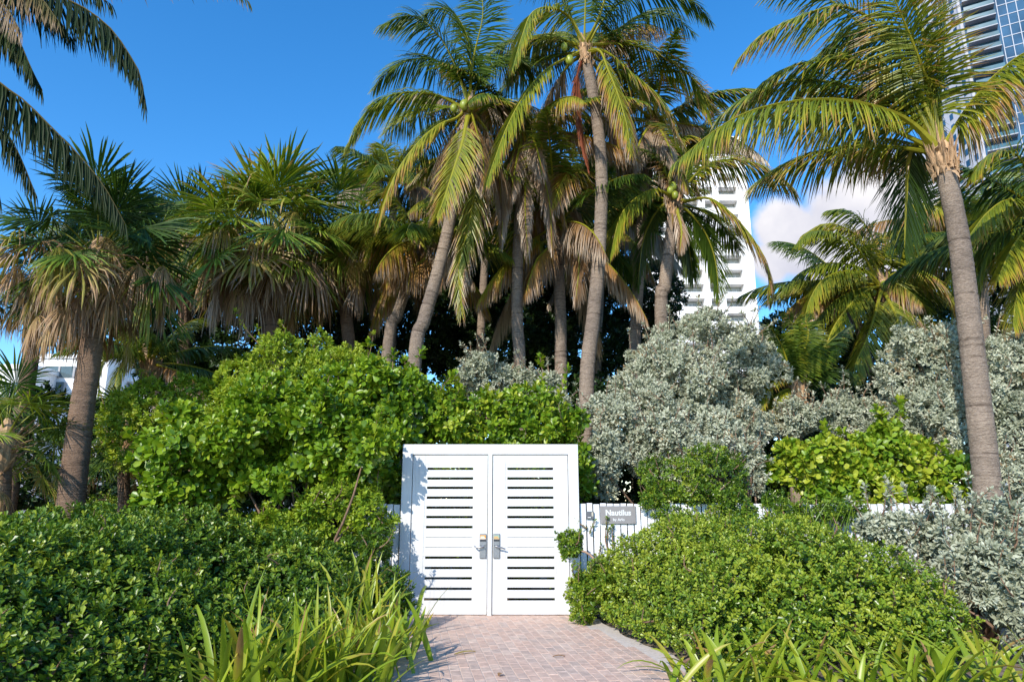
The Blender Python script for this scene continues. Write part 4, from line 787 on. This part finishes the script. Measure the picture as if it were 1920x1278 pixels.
def fanpalm(label, Y, trunk, r0, r1, seed, nlive, ndead, Rf=.85, pet=1.0, tint=(.15, .45), elr=(-25, 85), tipk=1.0, extra=(), azr=(0, 360), basez=0):
    rg = np.random.default_rng(seed); P = [at(u, v, Y) for u, v in trunk]
    if P[0][2] > basez + .05: P = [np.array((P[0][0] - (P[1][0] - P[0][0]) * .5, P[0][1], basez))] + P
    t = thing('fan_palm', label, 'palm tree', P[0], 'fan palms on the left'); c = P[-1]
    b = MB(); trunk_mesh(b, P, r0, r1, rg, .12, .05, 16); b.build('trunk', M['fanbark'], t, True)
    b = MB(); b.tube(spline([c - (0, 0, .35), c - (0, 0, .1), c + (0, 0, .3), c + (0, 0, .55)], 8), np.array((1, 1.25, 1.4, 1.35, 1.2, 1, .7, .3)) * r1 * 1.05, 10)
    for _ in range(40):
        a = rg.uniform(0, 6.28); o = c + np.array((math.cos(a) * r1, math.sin(a) * r1, rg.uniform(-.35, .3))); e = o + np.array((math.cos(a) * .3, math.sin(a) * .3, rg.uniform(.0, .35))); b.tube([o, (o + e) / 2, e], [.03, .022, .015], 5, flat=.4)
    b.build('crown_fibre', M['fibre'], t)
    for i in range(nlive):
        f = (i + .5) / nlive; el = elr[1] + (elr[0] - elr[1]) * f + rg.normal(0, 6); az = azr[0] + ((i * 137.5) % 360) / 360 * (azr[1] - azr[0])
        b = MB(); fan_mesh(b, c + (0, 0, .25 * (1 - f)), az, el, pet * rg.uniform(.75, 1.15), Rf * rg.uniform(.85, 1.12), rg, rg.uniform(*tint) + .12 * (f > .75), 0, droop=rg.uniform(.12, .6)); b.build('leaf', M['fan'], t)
    for i in range(ndead):
        az = i * 137.5 + 40; b = MB(); hf = rg.random() < .45
        if hf: fan_mesh(b, c + (0, 0, rg.uniform(-.1, .2)), az, rg.uniform(-15, 35), pet * rg.uniform(.7, 1.1), Rf * rg.uniform(.8, 1.05), rg, rg.uniform(.6, .85), rg.uniform(.3, .6), nseg=40, droop=1.2)
        else: fan_mesh(b, c - (0, 0, rg.uniform(.0, .35)), az, rg.uniform(-55, 35), pet * rg.uniform(.5, 1.15), Rf * rg.uniform(.7, 1.05), rg, rg.uniform(.70, 1.0), rg.uniform(.45, 1.0), nseg=36)
        b.build('dead_leaf', M['fan'], t)
    for (az, el, tn, dd) in extra:
        b = MB(); fan_mesh(b, c, az, el, pet, Rf, rg, tn, dd, droop=.35); b.build('leaf', M['fan'], t)
    return t
fanpalm('large fan palm with thick brown trunk at the left hedge, skirted with dead leaves', 10.9, [(128, 985), (140, 880), (155, 760), (172, 640), (180, 500)], .22, .15, 201, 26, 44, .95, 1.05, (.06, .34), (0, 85))
fanpalm('fan palm in the middle left with sunlit yellow green leaves above the green shrubs', 15.5, [(512, 740), (510, 650), (502, 462)], .22, .19, 202, 46, 34, 1.38, 1.35, (.36, .56), (-30, 85), [(250, -5, .55, 0), (285, -25, .58, 0), (310, 5, .56, 0), (225, 0, .52, 0), (330, 10, .56, 0), (265, 30, .55, 0), (300, 35, .56, 0), (345, 25, .55, 0), (240, -35, .57, 0), (320, -30, .58, 0), (275, -10, .6, 0), (295, -20, .6, 0), (315, 20, .58, 0), (335, -5, .6, 0)])
fanpalm('fan palm crowded behind the middle left one, its crown bright against the sky', 16.5, [(655, 700), (650, 600), (640, 470)], .18, .15, 203, 26, 18, 1.1, 1.12, (.36, .54), (-25, 80))
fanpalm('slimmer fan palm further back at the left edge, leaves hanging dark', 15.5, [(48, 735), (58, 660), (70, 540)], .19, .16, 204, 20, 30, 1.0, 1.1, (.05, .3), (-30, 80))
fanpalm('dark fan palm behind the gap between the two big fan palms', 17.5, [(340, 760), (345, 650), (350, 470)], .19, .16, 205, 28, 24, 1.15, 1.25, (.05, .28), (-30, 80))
fanpalm('low young fan palm with shiny green leaves at the left edge beside the hedge', 10.6, [(-2, 985), (3, 920), (5, 850)], .15, .12, 206, 18, 3, .62, .75, (.32, .5), (-20, 80), [(300, 10, .5, 0), (340, 0, .52, 0)])
fanpalm('low dark fan palm behind the left fan palm trunk', 13.0, [(232, 960), (232, 910), (230, 840)], .12, .1, 207, 16, 4, .6, .7, (.2, .42), (-20, 80))

# ------------------------------------------------------------------ dark broadleaf trees closing the grove
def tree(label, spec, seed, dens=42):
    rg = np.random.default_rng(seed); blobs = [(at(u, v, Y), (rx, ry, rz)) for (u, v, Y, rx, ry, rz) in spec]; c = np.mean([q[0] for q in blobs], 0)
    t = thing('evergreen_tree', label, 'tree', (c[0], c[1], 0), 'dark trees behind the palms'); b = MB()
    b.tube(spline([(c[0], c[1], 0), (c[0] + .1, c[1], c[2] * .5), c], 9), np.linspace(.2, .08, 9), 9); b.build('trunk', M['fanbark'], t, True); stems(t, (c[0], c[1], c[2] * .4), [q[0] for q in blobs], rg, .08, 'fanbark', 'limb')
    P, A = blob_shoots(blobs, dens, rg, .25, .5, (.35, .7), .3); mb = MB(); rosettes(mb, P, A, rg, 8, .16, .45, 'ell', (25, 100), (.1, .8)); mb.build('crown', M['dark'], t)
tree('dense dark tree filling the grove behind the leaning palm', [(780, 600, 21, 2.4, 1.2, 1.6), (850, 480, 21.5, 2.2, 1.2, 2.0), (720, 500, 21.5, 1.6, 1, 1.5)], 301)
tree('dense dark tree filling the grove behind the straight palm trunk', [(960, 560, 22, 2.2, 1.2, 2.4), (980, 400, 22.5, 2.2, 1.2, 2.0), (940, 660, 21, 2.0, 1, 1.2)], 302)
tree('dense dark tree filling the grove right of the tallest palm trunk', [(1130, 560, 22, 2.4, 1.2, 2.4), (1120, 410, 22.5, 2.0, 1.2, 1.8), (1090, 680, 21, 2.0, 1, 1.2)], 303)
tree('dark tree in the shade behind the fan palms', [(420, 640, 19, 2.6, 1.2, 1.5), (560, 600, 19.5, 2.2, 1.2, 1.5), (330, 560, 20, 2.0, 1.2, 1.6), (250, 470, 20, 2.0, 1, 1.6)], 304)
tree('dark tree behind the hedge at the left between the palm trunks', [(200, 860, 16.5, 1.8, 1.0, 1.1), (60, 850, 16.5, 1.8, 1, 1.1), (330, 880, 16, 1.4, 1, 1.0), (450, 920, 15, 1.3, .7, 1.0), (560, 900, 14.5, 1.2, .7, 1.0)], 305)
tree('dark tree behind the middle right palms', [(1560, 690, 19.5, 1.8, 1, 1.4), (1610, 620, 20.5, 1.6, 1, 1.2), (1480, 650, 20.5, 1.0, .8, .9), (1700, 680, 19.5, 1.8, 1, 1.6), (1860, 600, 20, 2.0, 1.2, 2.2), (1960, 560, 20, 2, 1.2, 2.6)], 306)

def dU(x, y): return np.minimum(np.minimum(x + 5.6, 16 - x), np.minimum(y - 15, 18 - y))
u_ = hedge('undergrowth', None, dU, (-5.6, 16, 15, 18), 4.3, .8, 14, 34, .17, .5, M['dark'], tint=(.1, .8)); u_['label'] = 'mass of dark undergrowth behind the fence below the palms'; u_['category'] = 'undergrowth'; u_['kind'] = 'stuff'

# ------------------------------------------------------------------ fallen leaves on the bricks
for (u, v, L, W, tn, yw, lab) in [(800, 1178, .16, .06, .88, .3, 'fallen orange leaf beside the left lilies, near the gate'), (1048, 1237, .13, .02, 1.0, .1, 'fallen brown leaf in the middle of the brick path'),
                               (872, 1230, .26, .05, .92, .6, 'fallen yellowed strap leaf lying at the left of the path'), (938, 1272, .09, .05, 1.0, 1.2, 'small curled brown leaf at the bottom edge of the path')]:
    g = ground(u, v) + (0, 0, .03); b = MB(); dx, dy = math.cos(yw) * L / 2, math.sin(yw) * L / 2; V = []
    for k in range(6):
        f = k / 5; wd = W * math.sin(math.pi * (.06 + .9 * f)) * .5; c = g + (dx * (2 * f - 1), dy * (2 * f - 1), .012 * math.sin(f * 3.1) + .004)
        V += [c + (-math.sin(yw) * wd, math.cos(yw) * wd, .008), c, c + (math.sin(yw) * wd, -math.cos(yw) * wd, .008)]
    b.add(V, [(3 * k + a, 3 * k + a + 1, 3 * k + a + 4, 3 * k + a + 3) for k in range(5) for a in (0, 1)], tn)
    tag(b.build('fallen_leaf', M['lily'], None, True), lab, 'leaf')
